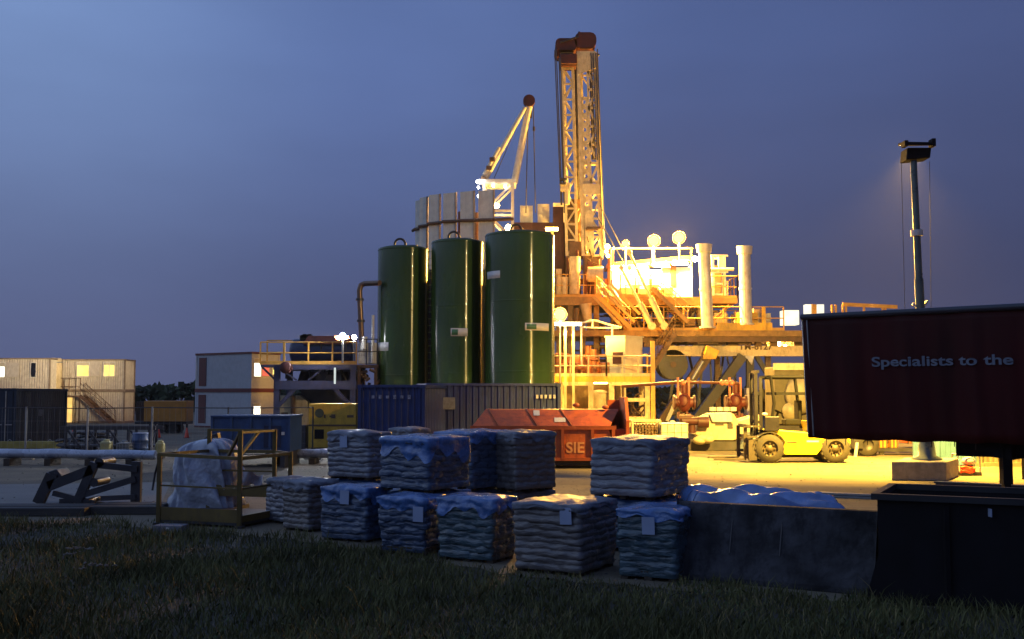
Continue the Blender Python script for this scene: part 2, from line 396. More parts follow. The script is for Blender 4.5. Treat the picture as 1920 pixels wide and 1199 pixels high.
STONE = pm('yard_stone', (.10, .09, .075), .9, var=.4)
n = 5200; sy = 13 + 34 * rng.random(n) ** 1.3; sx = (rng.random(n) * 2 - 1) * (sy * .5 + 1); lim2 = np.interp(sx, eX[od], eY[od]); kp = sy > lim2 - .25; sx, sy = sx[kp], sy[kp]; n = len(sx)
rr = .008 + .028 * rng.random(n) ** 3; octa = np.array([(1, 0, 0), (-1, 0, 0), (0, 1, 0), (0, -1, 0), (0, 0, .7), (0, 0, -.2)])
jit = 1 + .35 * rng.normal(size=(n, 6, 1)); vs = np.stack([sx, sy, np.full(n, .008)], 1)[:, None, :] + octa[None] * rr[:, None, None] * np.clip(jit, .5, 1.8)
tri = np.array([(0, 2, 4), (2, 1, 4), (1, 3, 4), (3, 0, 4), (2, 0, 5), (1, 2, 5), (3, 1, 5), (0, 3, 5)])
me = bpy.data.meshes.new('gravel'); me.from_pydata(vs.reshape(-1, 3).tolist(), [], (np.arange(n)[:, None, None] * 6 + tri[None]).reshape(-1, 3).tolist()); me.materials.append(STONE)
o = bpy.data.objects.new('gravel', me); COL.objects.link(o); o['kind'] = 'stuff'
# distant woods
WOODS = pm('distant_foliage', (.045, .06, .024), .9, var=.5, scale=.6)
n = 16000; X = rng.uniform(-110, 110, n); dpt = rng.uniform(0, 14, n)
top = 2.6 + .35 * np.sin(X * .21) * np.cos(X * .07) + .2 * np.sin(X * .9 + 1) + np.where((X < -40), .35, 0) + .5 * rng.random(n)
Z = top * (1 - rng.random(n) ** 1.8); sz = .15 + .35 * rng.random(n)
me = bpy.data.meshes.new('woods'); vs = np.zeros((n, 4, 3)); d1 = rng.normal(size=(n, 3)); d2 = rng.normal(size=(n, 3))
d1 /= np.linalg.norm(d1, axis=1)[:, None]; d2 /= np.linalg.norm(d2, axis=1)[:, None]
C = np.c_[X, 140 + dpt, np.maximum(Z, .2)]
for i, (s1, s2) in enumerate(((-1, -1), (1, -1), (1, 1), (-1, 1))): vs[:, i] = C + d1 * (sz * s1)[:, None] + d2 * (sz * s2)[:, None]
me.from_pydata(vs.reshape(-1, 3).tolist(), [], (np.arange(n)[:, None] * 4 + np.arange(4)).tolist()); me.materials.append(WOODS)
o = bpy.data.objects.new('woods', me); COL.objects.link(o); o['kind'] = 'stuff'
# ================================================================== shared builders
def corr(mb, p, q, z0, z1, n, dep):
    """corrugated sheet from p to q (2-D points, outside to the right of p->q)"""
    p = Vector((p[0], p[1])); q = Vector((q[0], q[1])); d = q - p; nrm = Vector((d.y, -d.x)).normalized()
    line = []
    for i in range(n):
        for t, o in ((.0, 0), (.12, 1), (.5, 1), (.62, 0)):
            line.append(p + d * ((i + t) / n) + nrm * (dep * (o - 1)))
    line.append(q - nrm * dep)
    vs = [(a.x, a.y, z0) for a in line] + [(a.x, a.y, z1) for a in line]; k = len(line)
    mb.add(vs, [(i, i + 1, k + i + 1, k + i) for i in range(k - 1)])
def container(name, label, cat, loc, rz, Ln, W, H, mat, fmat, ribs=22, dep=.035, doors=None, group=None, foot=0.):
    t = thing(name, label, cat, loc, rz, group)
    x, y = Ln / 2 - .06, W / 2 - .06; m = MB()
    corr(m, (-x, -y), (x, -y), foot + .1, H - .1, ribs, dep); corr(m, (x, y), (-x, y), foot + .1, H - .1, ribs, dep)
    e = max(3, round(ribs * W / Ln))
    corr(m, (x, -y), (x, y), foot + .1, H - .1, e, dep); corr(m, (-x, y), (-x, -y), foot + .1, H - .1, e, dep)
    m.bx(-x, x, -y, y, H - .1, H - .05); m.bx(-x, x, -y, y, foot + .06, foot + .1)
    m.build('body', mat, t)
    m = MB(); X, Y = Ln / 2, W / 2
    for sx in (-1, 1):
        for sy in (-1, 1): m.box((sx * (X - .06), sy * (Y - .06), (foot + H) / 2), (.12, .12, H - foot - .24))
        m.box((sx * (X - .05), 0, H - .06), (.1, W - .24, .12)); m.box((sx * (X - .05), 0, foot + .07), (.1, W - .24, .14))
    for sy in (-1, 1):
        m.box((0, sy * (Y - .05), H - .05), (Ln - .36, .1, .1)); m.box((0, sy * (Y - .05), foot + .07), (Ln - .36, .1, .14))
    m.build('frame', fmat, t, bevel=.01)
    m = MB()
    for sx in (-1, 1):
        for sy in (-1, 1):
            for z in (foot + .06, H - .06): m.box((sx * (X - .08), sy * (Y - .075), z), (.19, .17, .135))
    m.build('corner_casting', fmat, t, bevel=.012)
    if doors:                                   # doors on the -y long face: list of (x0, x1)
        for x0, x1 in doors:
            m = MB(); m.bx(x0, x1, -Y - .012, -Y + .03, foot + .16, H - .14); d = m.build('door', mat, t, bevel=.01)
            b = MB()
            for xx in (x0 + (x1 - x0) * .3, x0 + (x1 - x0) * .72):
                b.tube((xx, -Y - .04, foot + .14), (xx, -Y - .04, H - .12), .02, n=8); b.bx(xx - .02, xx + .3, -Y - .055, -Y - .03, 1.0, 1.04)
            b.build('locking_bar', GALV, d)
    return t
def window(parent, M, w, h, pane, frame=WHITE, bars=1, label=None):
    """window in the x-z plane of matrix M (x right, y up, z out)"""
    f = MB(); b = .06
    for (cx, cy, sx, sy) in ((0, h / 2 + b / 2, w + 2 * b, b), (0, -h / 2 - b / 2, w + 2 * b, b), (-w / 2 - b / 2, 0, b, h), (w / 2 + b / 2, 0, b, h)):
        f.box(M @ V(cx, cy, .02), (sx, sy, .06), M.to_3x3())
    for i in range(bars): f.box(M @ V(-w / 2 + w * (i + 1) / (bars + 1), 0, .02), (.04, h, .04), M.to_3x3())
    fo = f.build('window', frame, parent, label=label)
    p = MB(); p.box(M @ V(0, 0, .0), (w, h, .02), M.to_3x3()); p.build('pane', pane, fo)
    if pane.name.startswith('lit'):
        q = MB(); hb = h * random.uniform(.14, .34); q.box(M @ V(0, h / 2 - hb / 2, .016), (w - .01, hb, .008), M.to_3x3()); q.build('blind', pm('window_blind', (.5, .45, .33), .7), fo)
    return fo

# ================================================================== LEFT: site cabins
CABP = pm('pinkish_cabin_sheet', (.50, .46, .385), .5, var=.12, dirt=(.25, .17, .1), damt=.5)
def cabin(label, loc, rz, Ln, mat, group='stacked site cabins by the left edge'):
    t = container('site_cabin', label, 'cabin', loc, rz, Ln, 2.44, 2.6, mat, pm('cabin_frame', (.22, .17, .12), .5), ribs=30 if Ln < 7 else 44, dep=.06, group=group)
    return t
cz = 90.
a = P(101, 740, cz); b = P(234, 740, cz); wR = b.x - a.x
ctr = V((a.x + b.x) / 2, cz + 1.22, 0)
lowR = cabin('lower ribbed cabin under the two lit windows, steel stairs against it', ctr, 0, wR, CABP)
upR = cabin('upper ribbed cabin with two square lit windows, at the outer end of its row', ctr + V(0, 0, 2.6), 0, wR, CABP)
for px, wpx in ((156, 22), (205, 20)):
    g = P(px, 693, cz); window(upR, face_mat((g.x - ctr.x, -1.235, g.z - 2.6), (1, 0, 0)), wpx / 22.8, 1.1, E_WIN, WHITE, 0 if px < 200 else 1)
for px in (178,):
    g = P(px, 692, cz); m = MB(); m.box((g.x - ctr.x, -1.235, g.z - 2.6), (.85, .04, 1.2)); m.build('shutter', CABP, upR)
g = P(128, 770, cz)
m = MB(); m.box((g.x - ctr.x, -1.235, 1.05), (.62, .05, 2.0)); m.build('door', E_DOOR, lowR, label='open doorway glowing orange')
m = MB(); m.box((g.x - ctr.x + .62, -1.45, 1.05), (.06, .5, 2.0)); m.build('door', CREAM, lowR, label='opened door leaf')
cz2 = 87.
b2 = P(93, 740, cz2); ctr2 = V(b2.x - 4.5, cz2 + 1.22, 0)
lowL = cabin('lower cabin mostly behind the slate container at the left edge', ctr2, 0, 9, CABP)
upL = cabin('upper cabin cut by the left edge with one bright window', ctr2 + V(0, 0, 2.6), 0, 9, CABP)
for px, wpx, mt in ((-4, 26, E_WINW), (63, 9, GLASSD)):
    g = P(px, 694, cz2); window(upL, face_mat((g.x - ctr2.x, -1.235, g.z - 2.6), (1, 0, 0)), wpx / 23.5, 1.1, mt, WHITE, 0)
g = P(24, 694, cz2); m = MB(); m.box((g.x - ctr2.x, -1.235, g.z - 2.6), (1.0, .04, 1.15)); m.build('shutter', CABP, upL)
# curved shiny end duct between the cabins
t = thing('vent_drum', 'shiny cream upright drum between the two upper cabins', 'drum', P(100, 740, cz - 1.2) * 1)
t.location.z = 2.55
m = MB(); m.lathe([(0, 0), (.62, 0), (.62, 2.5), (.5, 2.7), (0, 2.7)], (0, 0, 0), 20); m.build('drum_shell', CREAM, t)
m = MB(); m.lathe([(.64, .1), (.66, .1), (.66, .2), (.64, .2)], (0, 0, 0), 20); m.lathe([(.64, 2.3), (.66, 2.3), (.66, 2.4), (.64, 2.4)], (0, 0, 0), 20); m.build('hoop', GALV, t)
# steel staircase
sz = cz - 1.3
a = P(150, 742, sz); b = P(208, 806, sz); b.z = 0; c = P(108, 742, sz)
t = thing('steel_staircase', 'rusty steel stair with landing climbing to the upper cabins', 'staircase', (b.x, sz, 0))
m = MB(t.location); m.stairs(a, b, (0, 1.0, 0), 12); m.build('flight', BROWN, t)
m = MB(t.location); m.bx(c.x, a.x, sz, sz + 1.0, a.z - .12, a.z); 
for x in (c.x + .05, a.x - .05): m.bar((x, sz + .05, 0), (x, sz + .05, a.z - .12), .08)
m.build('landing', BROWN, t)
m = MB(t.location); m.rail([(c.x, sz + 1, a.z), (c.x, sz, a.z), (a.x, sz, a.z)], 1.4, 1.0); m.build('handrail', BROWN, t)

# slate container
a = P(25, 780, 48.6); L6 = 6.06; dW = 2.44
rz = .03; ctr = V(a.x - dW / 2, 48.6 + L6 / 2, 0)
t = container('shipping_container', 'dark slate container seen along its side, near the left edge in front of the cabins', 'container', ctr, rz, dW, L6, 2.62, GREYBLUE, GREYBLUE, ribs=9, doors=[(-dW / 2 + .14, -.01), (.01, dW / 2 - .14)])
m = MB(); m.box((dW / 2 - .01, -.3, 1.5), (.05, .4, .3)); m.build('notice', pm('faded_notice', (.09, .10, .13), .6), t)
# yellow green skid under it
p0 = P(-40, 840, 48.5); p1 = P(106, 840, 48.2)
t = thing('concrete_block_row', 'long yellowish block lying before the slate container', 'block', (p0.x, 48.5, 0))
m = MB(t.location); m.bx(p0.x, p1.x, 48.2, 48.9, 0, .30); m.build('block_body', pm('yellow_stained_concrete', (.30, .26, .07), .8, var=.25, bump=.2), t, bevel=.02)
m = MB(t.location)
for k in range(4):
    xx = p0.x + (p1.x - p0.x) * (k + .5) / 4; m.tube((xx - .1, 48.55, .30), (xx, 48.55, .38), .015, n=6); m.tube((xx, 48.55, .38), (xx + .1, 48.55, .30), .015, n=6)
m.build('lifting_loop', GALV, t)

# orange generator on trailer
gz = 66.; a = P(270, 752, gz); b = P(349, 752, gz); zb = P(300, 791, gz).z
t = thing('site_generator', 'orange boxy generator raised on a dark chassis before the far hedge', 'generator', ((a.x + b.x) / 2, gz + .8, 0))
m = MB(t.location); m.bx(a.x, b.x, gz, gz + 1.6, zb, a.z); m.build('canopy', ORANGE, t, bevel=.04)
m = MB(t.location)
for k in range(5): m.box((a.x - .06 - k * .11, gz + .8, (zb + a.z) / 2), (.06, 1.5 - k * .05, a.z - zb - .08))
m.build('radiator_louvre', BROWN, t)
m = MB(t.location); m.bx(a.x - .55, b.x, gz + .1, gz + 1.5, zb - .16, zb)
for xx in (a.x + .3, b.x - .3): m.bar((xx, gz + .3, 0), (xx, gz + .3, zb - .1), .1); m.bar((xx, gz + 1.3, 0), (xx, gz + 1.3, zb - .1), .1)
m.build('chassis', DARK, t)
m = MB(t.location)
for xx in (a.x + 1.0, a.x + 1.7): m.tube((xx, gz + .15, .3), (xx, gz + .35, .3), .3, n=16); m.tube((xx, gz + 1.3, .3), (xx, gz + 1.5, .3), .3, n=16)
m.build('wheel', RUBBER, t)
m = MB(t.location); m.tube((b.x - .5, gz + .5, a.z), (b.x - .5, gz + .5, a.z + .16), .07, n=10); m.build('exhaust', GALV, t)
def traffic_cone(px, py, lab):
    g = G(px, py); t = thing('traffic_cone', lab, 'traffic cone', g, group='orange cones on the yard by the cabins')
    m = MB(); m.box((0, 0, .02), (.3, .3, .04)); m.build('cone_base', DARK, t, bevel=.01)
    m = MB(); m.lathe([(.13, .04), (.03, .56), (0, .56)], (0, 0, 0), 14); c = m.build('cone_body', CONE, t)
    m = MB(); m.lathe([(.095, .20), (.075, .30)], (0, 0, 0), 14); m.build('cone_stripe', pm('faded_band', (.7, .25, .18), .5), c)
traffic_cone(137, 824, 'orange cone beside the slate container and the dark rack')
traffic_cone(297, 822, 'orange cone under the inner end of the orange generator')
traffic_cone(350, 822, 'orange cone between the orange generator and the white cabin')

# dark pipe rack with clutter
rzk = 44.
a = P(112, 803, rzk); b = P(292, 806, rzk)
t = thing('pipe_rack', 'long dark trestle rack of braced steel legs behind the fence', 'rack', ((a.x + b.x) / 2, rzk, 0))
m = MB(t.location); m.bar((a.x, rzk, a.z), (b.x, rzk, a.z), .12, .14); m.bar((a.x, rzk + .9, a.z), (b.x, rzk + .9, a.z), .12, .14); m.build('top_beam', DARK, t)
for k in range(5):
    xx = a.x + (b.x - a.x) * (k + .3) / 4.6; m = MB(t.location)
    m.bar((xx, rzk, 0), (xx, rzk, a.z - .06), .1); m.bar((xx, rzk + .9, 0), (xx, rzk + .9, a.z - .06), .1); m.bar((xx, rzk, .1), (xx, rzk + .9, a.z - .12), .06)
    if k < 4: m.bar((xx + .08, rzk, a.z - .1), (xx + .7, rzk, .12), .07)
    m.build('leg', DARK, t)
m = MB(t.location); m.bx(a.x, b.x, rzk - .1, rzk + 1.0, .28, .34); m.build('shelf', DARK, t)
def tote(px0, px1, y0, y1, Y, lab, cat, mat, nm, grp=None, cage=True):
    a = P(px0, y1, Y); b = P(px1, y0, Y); wd = b.x - a.x; zt = b.z
    t = thing(nm, lab, cat, ((a.x + b.x) / 2, Y + wd / 2, 0), 0, grp)
    m = MB(); m.bx(-wd / 2, wd / 2, -wd / 2, wd / 2, .14, zt - .08); m.lathe([(.12, zt - .08), (.12, zt), (0, zt)], (0, 0, 0), 14); m.build('bottle', mat, t, bevel=.06)
    m = MB()
    for i in (-1, 0, 1): m.box((0, i * (wd / 2 - .06), .05), (wd, .1, .1))
    m.box((0, 0, .12), (wd, wd, .03)); m.build('pallet_base', DARK, t)
    if cage:
        m = MB(); h = wd / 2 + .02
        for i in range(5):
            q = -h + 2 * h * i / 4
            for s in (-1, 1): m.tube((q, s * h, .12), (q, s * h, zt - .1), .012, n=5); m.tube((s * h, q, .12), (s * h, q, zt - .1), .012, n=5)
        for z in np.linspace(.2, zt - .12, 4):
            for s in (-1, 1): m.tube((-h, s * h, z), (h, s * h, z), .012, n=5); m.tube((s * h, -h, z), (s * h, h, z), .012, n=5)
        m.build('cage', GALV, t)
    return t
YST = pm('straw_plastic', (.40, .36, .15), .5)
tote(186, 206, 824, 850, 41.5, 'small straw coloured drum box below the dark rack, nearest the fence', 'tote', YST, 'plastic_tote', cage=False)
tote(219, 241, 826, 850, 41.8, 'small caged grey tote below the dark rack beside the blue drum', 'tote', pm('grey_plastic', (.2, .22, .22), .5), 'plastic_tote')
tote(290, 306, 826, 856, 40.6, 'narrow straw coloured box at the fence beside the wrapped white bundle', 'tote', YST, 'plastic_tote', cage=False)
g = P(263, 840, 42.5); t = thing('oil_drum', 'blue drum with pale lid below the dark rack', 'drum', (g.x, 42.5, 0))
m = MB(); m.lathe([(0, 0), (.29, 0), (.29, .28), (.305, .3), (.29, .32), (.29, .58), (.305, .6), (.29, .62), (.29, .86), (0, .86)], (0, 0, 0), 20); m.build('drum_shell', STEELBLUE, t)
m = MB(); m.lathe([(.3, .86), (.3, .885), (0, .89)], (0, 0, 0), 20); m.build('lid', PAPER, t)
g = P(160, 812, 46.5); t = thing('rubble_heap', 'low dark heap of hoses behind the rack under the stair', 'heap', (g.x, 46.5, 0))
m = MB(); r1 = random.Random(4)
for k in range(16):
    c = V(r1.uniform(-.8, .8), r1.uniform(-.4, .4), .1 + .16 * (k % 5)); pts = [c + V(math.cos(q) * .5, math.sin(q) * .35, .04 * math.sin(q * 3)) for q in np.linspace(0, 6, 10)]; m.path(pts, .05, 6)
m.build('hose', DARK, t)

# mesh fence
fz = 40.
FX = [(-30, 765), (50, 763), (165, 765), (286, 763), (428, 764), (587, 763)]
t = thing('mesh_fence', 'thin wire site fence on slim grey posts across the left of the yard', 'fence', (P(165, 765, fz).x, fz, 0))
pp = [P(x, y, fz) for x, y in FX]
for i, p in enumerate(pp):
    m = MB(t.location); m.tube((p.x, fz, 0), (p.x, fz, p.z), .042 if i < 4 else .028, n=8); m.build('post', GALV if i < 4 else DARK, t)
    m = MB(t.location); m.bx(p.x - .3, p.x + .3, fz - .11, fz + .11, 0, .13); m.build('block_foot', CONC, t, bevel=.02)
m = MB(t.location)
for p, q in zip(pp, pp[1:]): m.tube((p.x, fz, p.z - .03), (q.x, fz, q.z - .03), .018, n=6); m.tube((p.x, fz, .2), (q.x, fz, .2), .018, n=6)
m.build('rail', DARK, t)
m = MB(t.location)
for p, q in zip(pp, pp[1:]):
    nn = int((q.x - p.x) / .2)
    for i in range(1, nn): x = p.x + (q.x - p.x) * i / nn; m.bar((x, fz, .2), (x, fz, 1.9), .004)
    for z in (.6, 1.0, 1.4): m.bar((p.x, fz, z), (q.x, fz, z), .004)
m.build('mesh', GALV, t)
# long wrapped pipe
SILV = pm('shiny_silver_film', (.40, .43, .5), .28, metal=.35, var=.2, bump=.4, bscale=6)
def wrapped_pipe(x0, y0, x1, y1, Y, n_, seed, lab):
    a = P(x0, y0, Y); b = P(x1, y1, Y - .2); t = thing('wrapped_pipe', lab, 'pipe', ((a.x + b.x) / 2, Y, 0), 0, 'film wrapped pipes lying across the yard')
    m = MB(t.location); last = None; r1 = random.Random(seed)
    for i in range(n_ + 1):
        p = a.lerp(b, i / n_) + V(0, 0, r1.uniform(-.012, .012)); rr = .155 + r1.uniform(-.012, .012)
        if last: m.tube(last[0], p, last[1], rr, n=16, caps=i in (1, n_))
        last = (p, rr)
    m.build('pipe_body', SILV, t)
    m = MB(t.location); k_ = max(2, n_ // 3)
    for i in range(k_): p = a.lerp(b, (i + .4) / k_); m.bx(p.x - .1, p.x + .1, Y - .5, Y + .4, 0, p.z - .145)
    m.build('sleeper', WOOD, t)
wrapped_pipe(-80, 850, 292, 853, 37, 15, 2, 'long pale film wrapped pipe on sleepers, running in from the left edge')
wrapped_pipe(500, 850, 626, 851, 37.9, 6, 3, 'short pale film wrapped pipe showing between the blue tank and the sacks')
# blue skid tank
a = P(398, 783, 35.8); b = P(543, 783, 35.8); zb = P(450, 848, 35.8).z
t = thing('skid_tank', 'blue steel box tank on skids behind the yellow cage', 'tank', ((a.x + b.x) / 2, 36.8, 0))
m = MB(t.location); m.bx(a.x, b.x, 35.8, 37.9, zb, a.z); m.build('tank_body', STEELBLUE, t, bevel=.02)
m = MB(t.location)
for k in range(5): x = a.x + (b.x - a.x) * k / 4; m.box((x, 35.78, (a.z + zb) / 2), (.07, .06, a.z - zb))
m.bx(a.x - .04, b.x + .04, 35.74, 37.94, a.z, a.z + .06); m.build('stiffener', STEELBLUE, t)
m = MB(t.location)
for x in (a.x + .1, b.x - .25): m.bx(x, x + .15, 35.6, 38.1, 0, zb - .02)
m.build('skid', DARK, t)
m = MB(t.location); m.box((b.x - .55, 35.77, zb + .5), (.55, .02, .7)); m.build('hatch', pm('dark_blue_hatch', (.012, .02, .06), .5), t)
m = MB(t.location); m.box((b.x - .2, 35.76, .1 + zb + .5), (.1, .02, .1)); m.build('notice', LABEL, t)

# two-storey white cabin with maroon trim
A = P(367, 740, 78.5); B = P(471, 740, 75.); x = (B - A); x.z = 0; Lw = x.length; x.normalize(); y = V(-x.y, x.x, 0)
ctr = (A + B) / 2 + y * 1.25; ctr.z = 0; rz = math.atan2(x.y, x.x)
PALE = pm('pale_grey_panel', (.40, .41, .43), .55, var=.08, dirt=(.3, .28, .25), damt=.4)
for lev, lab in ((0, 'lower white cabin with maroon door strips, under an identical one'), (1, 'upper white cabin with maroon roof edge and a red sign in its lit end')):
    t = thing('panel_cabin', lab, 'cabin', ctr + V(0, 0, 2.62 * lev), rz, 'stacked white cabins with maroon trim')
    m = MB(); m.bx(-Lw / 2, Lw / 2, -1.25, 1.25, .12, 2.48); m.build('wall', PALE, t)
    m = MB(); m.bx(-Lw / 2 - .06, Lw / 2 + .06, -1.31, 1.31, 2.48, 2.62); m.bx(-Lw / 2 - .05, Lw / 2 + .05, -1.3, 1.3, 0, .12); m.build('trim', MAROON, t)
    m = MB()
    for sx in (-1, 1):
        for sy in (-1, 1): m.box((sx * (Lw / 2 - .05), sy * 1.2, 1.3), (.16, .16, 2.36))
    m.build('corner_post', PALE, t)
    m = MB(); m.box((-Lw / 2 + .75, -1.27, 1.3), (.78, .05, 2.0)); m.build('door', MAROON, t)
    Mx = face_mat((Lw / 2 + .0, -.75, 1.55 if lev else 1.1), (0, 1, 0))
    window(t, Mx, .6, 1.2, E_WINW, WHITE, 0)
    if lev:
        m = MB(); m.box((Lw / 2 + .03, -.02, 1.45), (.03, .6, .95)); m.build('sign', E_RED, t)
        window(t, face_mat((Lw / 2, .85, 1.5), (0, 1, 0)), .5, .8, E_WIN, WHITE, 0)

# ================================================================== shaker platform
kz = 47.4
def Kp(px, py, d=0): return P(px, py, kz + d)
x0 = Kp(512, 700).x; x1 = Kp(668, 700).x; zt = Kp(560, 684).z; zm = Kp(560, 722).z
t = thing('shaker_platform', 'indigo steel platform with amber railings carrying a round tank', 'platform', ((x0 + x1) / 2, kz, 0))
m = MB(t.location); m.bx(x0, x1, kz, kz + 3, zt - .22, zt); xr0 = Kp(488, 684).x
m.bx(xr0, x0, kz, kz + 1.4, zt - .1, zt); m.build('deck', SHAKER, t)
m = MB(t.location); m.bx(x0 + .1, x1, kz, kz + .3, zm - .2, zm + .18); m.bx(x0 + .1, x1, kz + 2.7, kz + 3, zm - .2, zm + .18); m.build('beam', SHAKER, t)
for xx in (x0 + .15, x1 - .15):
    for yy in (kz + .15, kz + 2.85):
        m = MB(t.location); m.bar((xx, yy, 0), (xx, yy, zt - .22), .24); m.build('leg', SHAKER, t)
m = MB(t.location)
for s, xx in ((1, x0 + .15), (-1, x1 - .15)):
    m.bar((xx, kz + .1, zm - 1.0), (xx + s * .8, kz + .1, zm - .15), .16)
m.bar((xr0 + .05, kz + .1, zt - .1), (x0 + .1, kz + .1, zm + .2), .08); m.bar((x0 + .3, kz + .1, zt - .2), (x0 + 1.0, kz + .1, zm + .2), .07); m.bar((x0 + 2.1, kz + .1, zt - .2), (x0 + 1.5, kz + .1, zm + .2), .07)
m.build('brace', SHAKER, t)
m = MB(t.location); m.rail([(xr0, kz, zt), (x1, kz, zt)], Kp(560, 642).z - zt, 1.15, .03, kick=True); m.rail([(xr0, kz + 1.3, zt), (x0 + .9, kz + 1.3, zt)], 1.1, .9, .028); m.build('handrail', ORAIL, t)
m = MB(t.location); r1 = random.Random(9)
for k in range(26):
    px = r1.uniform(525, 660); yy = kz + r1.uniform(.6, 2.6); zz = r1.uniform(zm + .2, zt - .4)
    if k % 3: m.box((Kp(px, 700).x, yy, zz), (r1.uniform(.15, .6), .3, r1.uniform(.1, .5)))
    else: m.tube((Kp(px, 700).x, yy, zm), (Kp(px, 700).x + r1.uniform(-.4, .4), yy, zt - .2), .05, n=7)
m.bx(x0 + .9, x1 - .3, kz + 1.6, kz + 2.6, zm - .9, zt - .25); m.build('machinery', DARK, t)
m = MB(t.location); p = Kp(538, 690); m.tube((p.x, kz - .05, p.z), (p.x, kz - .3, p.z), .26, n=18); m.ball((p.x, kz - .3, p.z), .26, .1, .26); m.build('motor', RUST, t)
m = MB(t.location); p = Kp(628, 705); m.bx(p.x - .04, p.x + .04, kz - .03, kz + .02, p.z - .35, p.z + .35); m.build('strip_light', em('dim_strip', (.9, 1, .95), .7), t)
# tank on it
a = Kp(545, 660, 1.4); b = Kp(664, 660, 1.4)
t2 = thing('pressure_tank', 'dark blue horizontal tank with rusty red cover on the amber railed platform', 'tank', ((a.x + b.x) / 2, kz + 1.4, zt))
m = MB(t2.location); zc = zt + .62
m.tube((a.x + .2, kz + 1.4, zc), (b.x - .2, kz + 1.4, zc), .56, n=24, caps=False)
for e, s in ((a.x + .2, -1), (b.x - .2, 1)): m.ball((e, kz + 1.4, zc), .25, .56, .56)
m.build('shell', pm('dark_blue_tank', (.02, .03, .08), .35, var=.3, coat=.3), t2)
m = MB(t2.location); c0 = Kp(572, 640, 1.4).x; c1 = Kp(664, 640, 1.4).x; zt2 = Kp(600, 631, 1.4).z
m.prism([(c0, kz + .75, zc + .3), (c0 + .22, kz + .95, zt2), (c0 + .22, kz + 1.85, zt2), (c0, kz + 2.05, zc + .3)], (c1 - c0 - .2, 0, 0)); m.build('cover', pm('faded_rust_cover', (.17, .05, .028), .6, var=.3), t2, bevel=.03)
m = MB(t2.location)
for k in range(4): xx = c0 + (c1 - c0) * (k + .5) / 4; m.tube((xx, kz + .8, zc), (xx, kz + .8, zc + .45), .03, n=6)
for k in range(7): m.box((Kp(556 + 6 * k / 2, 640).x, kz + 1.2, zc + .55 + .03 * (k % 3)), (.16, .2, .3))
m.build('fittings', DARK, t2)
m = MB(t2.location)
for xx in (a.x + .6, b.x - .6): m.bx(xx - .1, xx + .1, kz + 1.0, kz + 1.8, zt, zc - .4)
m.build('saddle', SHAKER, t2)
# white flood lamps on the platform
def flood(px, py, Y, r, mat, lab, post_to, group, dirn=(0, -1, -.35), hmat=DARK, nm='floodlight'):
    c = P(px, py, Y); t = thing(nm, lab, 'lamp', (c.x, c.y, post_to), 0, group)
    d = Vector(dirn).normalized(); m = MB(t.location)
    m.tube((c.x, c.y, post_to), (c.x, c.y, c.z - r * .9), .045, n=8); m.build('post', GALV, t)
    R = d.to_track_quat('Z', 'X').to_matrix(); m = MB(t.location)
    m.lathe([(0, -r * 1.15), (r * .45, -r * 1.05), (r * .9, -r * .4), (r * 1.08, 0), (r * 1.08, r * .06), (r * 1.02, r * .06)], c, 20, d); m.build('housing', hmat, t)
    r *= .88; m = MB(t.location); m.ball(c, r, r, r * .4, 20, 10, R); m.build('lens', mat, t)
    return t
flood(643, 631, kz - .7, .15, E_WHT, 'bright white flood lamp over the rusty tank cover, larger of two', zt + .05, 'white lamps on the shaker platform', (-.35, -1, -.25))
wl = t_ = flood(664, 633, kz + .2, .12, em('white_lamp_two', (.95, .96, 1), 160), 'bright white flood lamp beside the tall brown pipe, smaller of two', zt + .05, 'white lamps on the shaker platform', (.5, -1, -.35))
WLAMP = t_
g = P(655, 631, kz); area('floodlight_beam', (g.x - .2, kz + .6, g.z + .1), (-30.5, 42, -2.2), 750, (1., .76, .46), .4, .3, WLAMP, 19)
# lit pump unit behind the rail at the silo
a = Kp(668, 682, .2); b = Kp(708, 642, .2)
t = thing('pump_skid', 'white pump unit in glaring light between the platform and the first silo', 'pump', ((a.x + b.x) / 2, kz + .6, 0))
m = MB(t.location); m.bx(a.x, b.x - .1, kz + .6, kz + 1.6, zt + .05, b.z); m.tube((a.x + .3, kz + .5, b.z - .3), (a.x + .3, kz + .5, b.z + .25), .14, n=12); m.tube((b.x - .25, kz + .5, zt + .1), (b.x - .25, kz + .5, b.z + 1.2), .07, n=10); m.build('pump_body', WHITE, t, bevel=.03)
m = MB(t.location); m.rail([(a.x, kz + .1, zt), (b.x, kz + .1, zt)], 1.1, .45, .022); m.build('handrail', DARK, t)
m = MB(t.location); r1 = random.Random(12)
m.bx(a.x, b.x, kz + .3, kz + 1.8, zt - .12, zt)
for k in range(16):
    p = V(r1.uniform(a.x, b.x), kz + r1.uniform(.2, 1), r1.uniform(zm, zt - .2)); m.tube(p, p + V(r1.uniform(-.3, .3), 0, r1.uniform(-.3, .3)), .07, n=7)
for xx in (a.x + .1, b.x - .1): m.bar((xx, kz + .4, 0), (xx, kz + .4, zt - .1), .12)
m.build('pipework', BROWN, t)
# tall brown pipe
t = thing('stand_pipe', 'tall brown bent pipe reaching over to the first silo', 'pipe', (Kp(678, 640, .8).x, kz + .8, zt))
m = MB(t.location); q = [Kp(679, 660, .8), Kp(674, 545, .8), Kp(677, 535, .8), Kp(684, 532, .8), Kp(712, 531, .2)]
m.path(q, .12, 12); m.build('pipe_body', pm('brown_pipe', (.16, .10, .07), .35, metal=.5, var=.3), t)
m = MB(t.location)
for f in (.1, .5, .85): p = q[0].lerp(q[1], f); m.tube(p - V(0, 0, .05), p + V(0, 0, .05), .18, n=12)
m.build('flange', DARK, t)

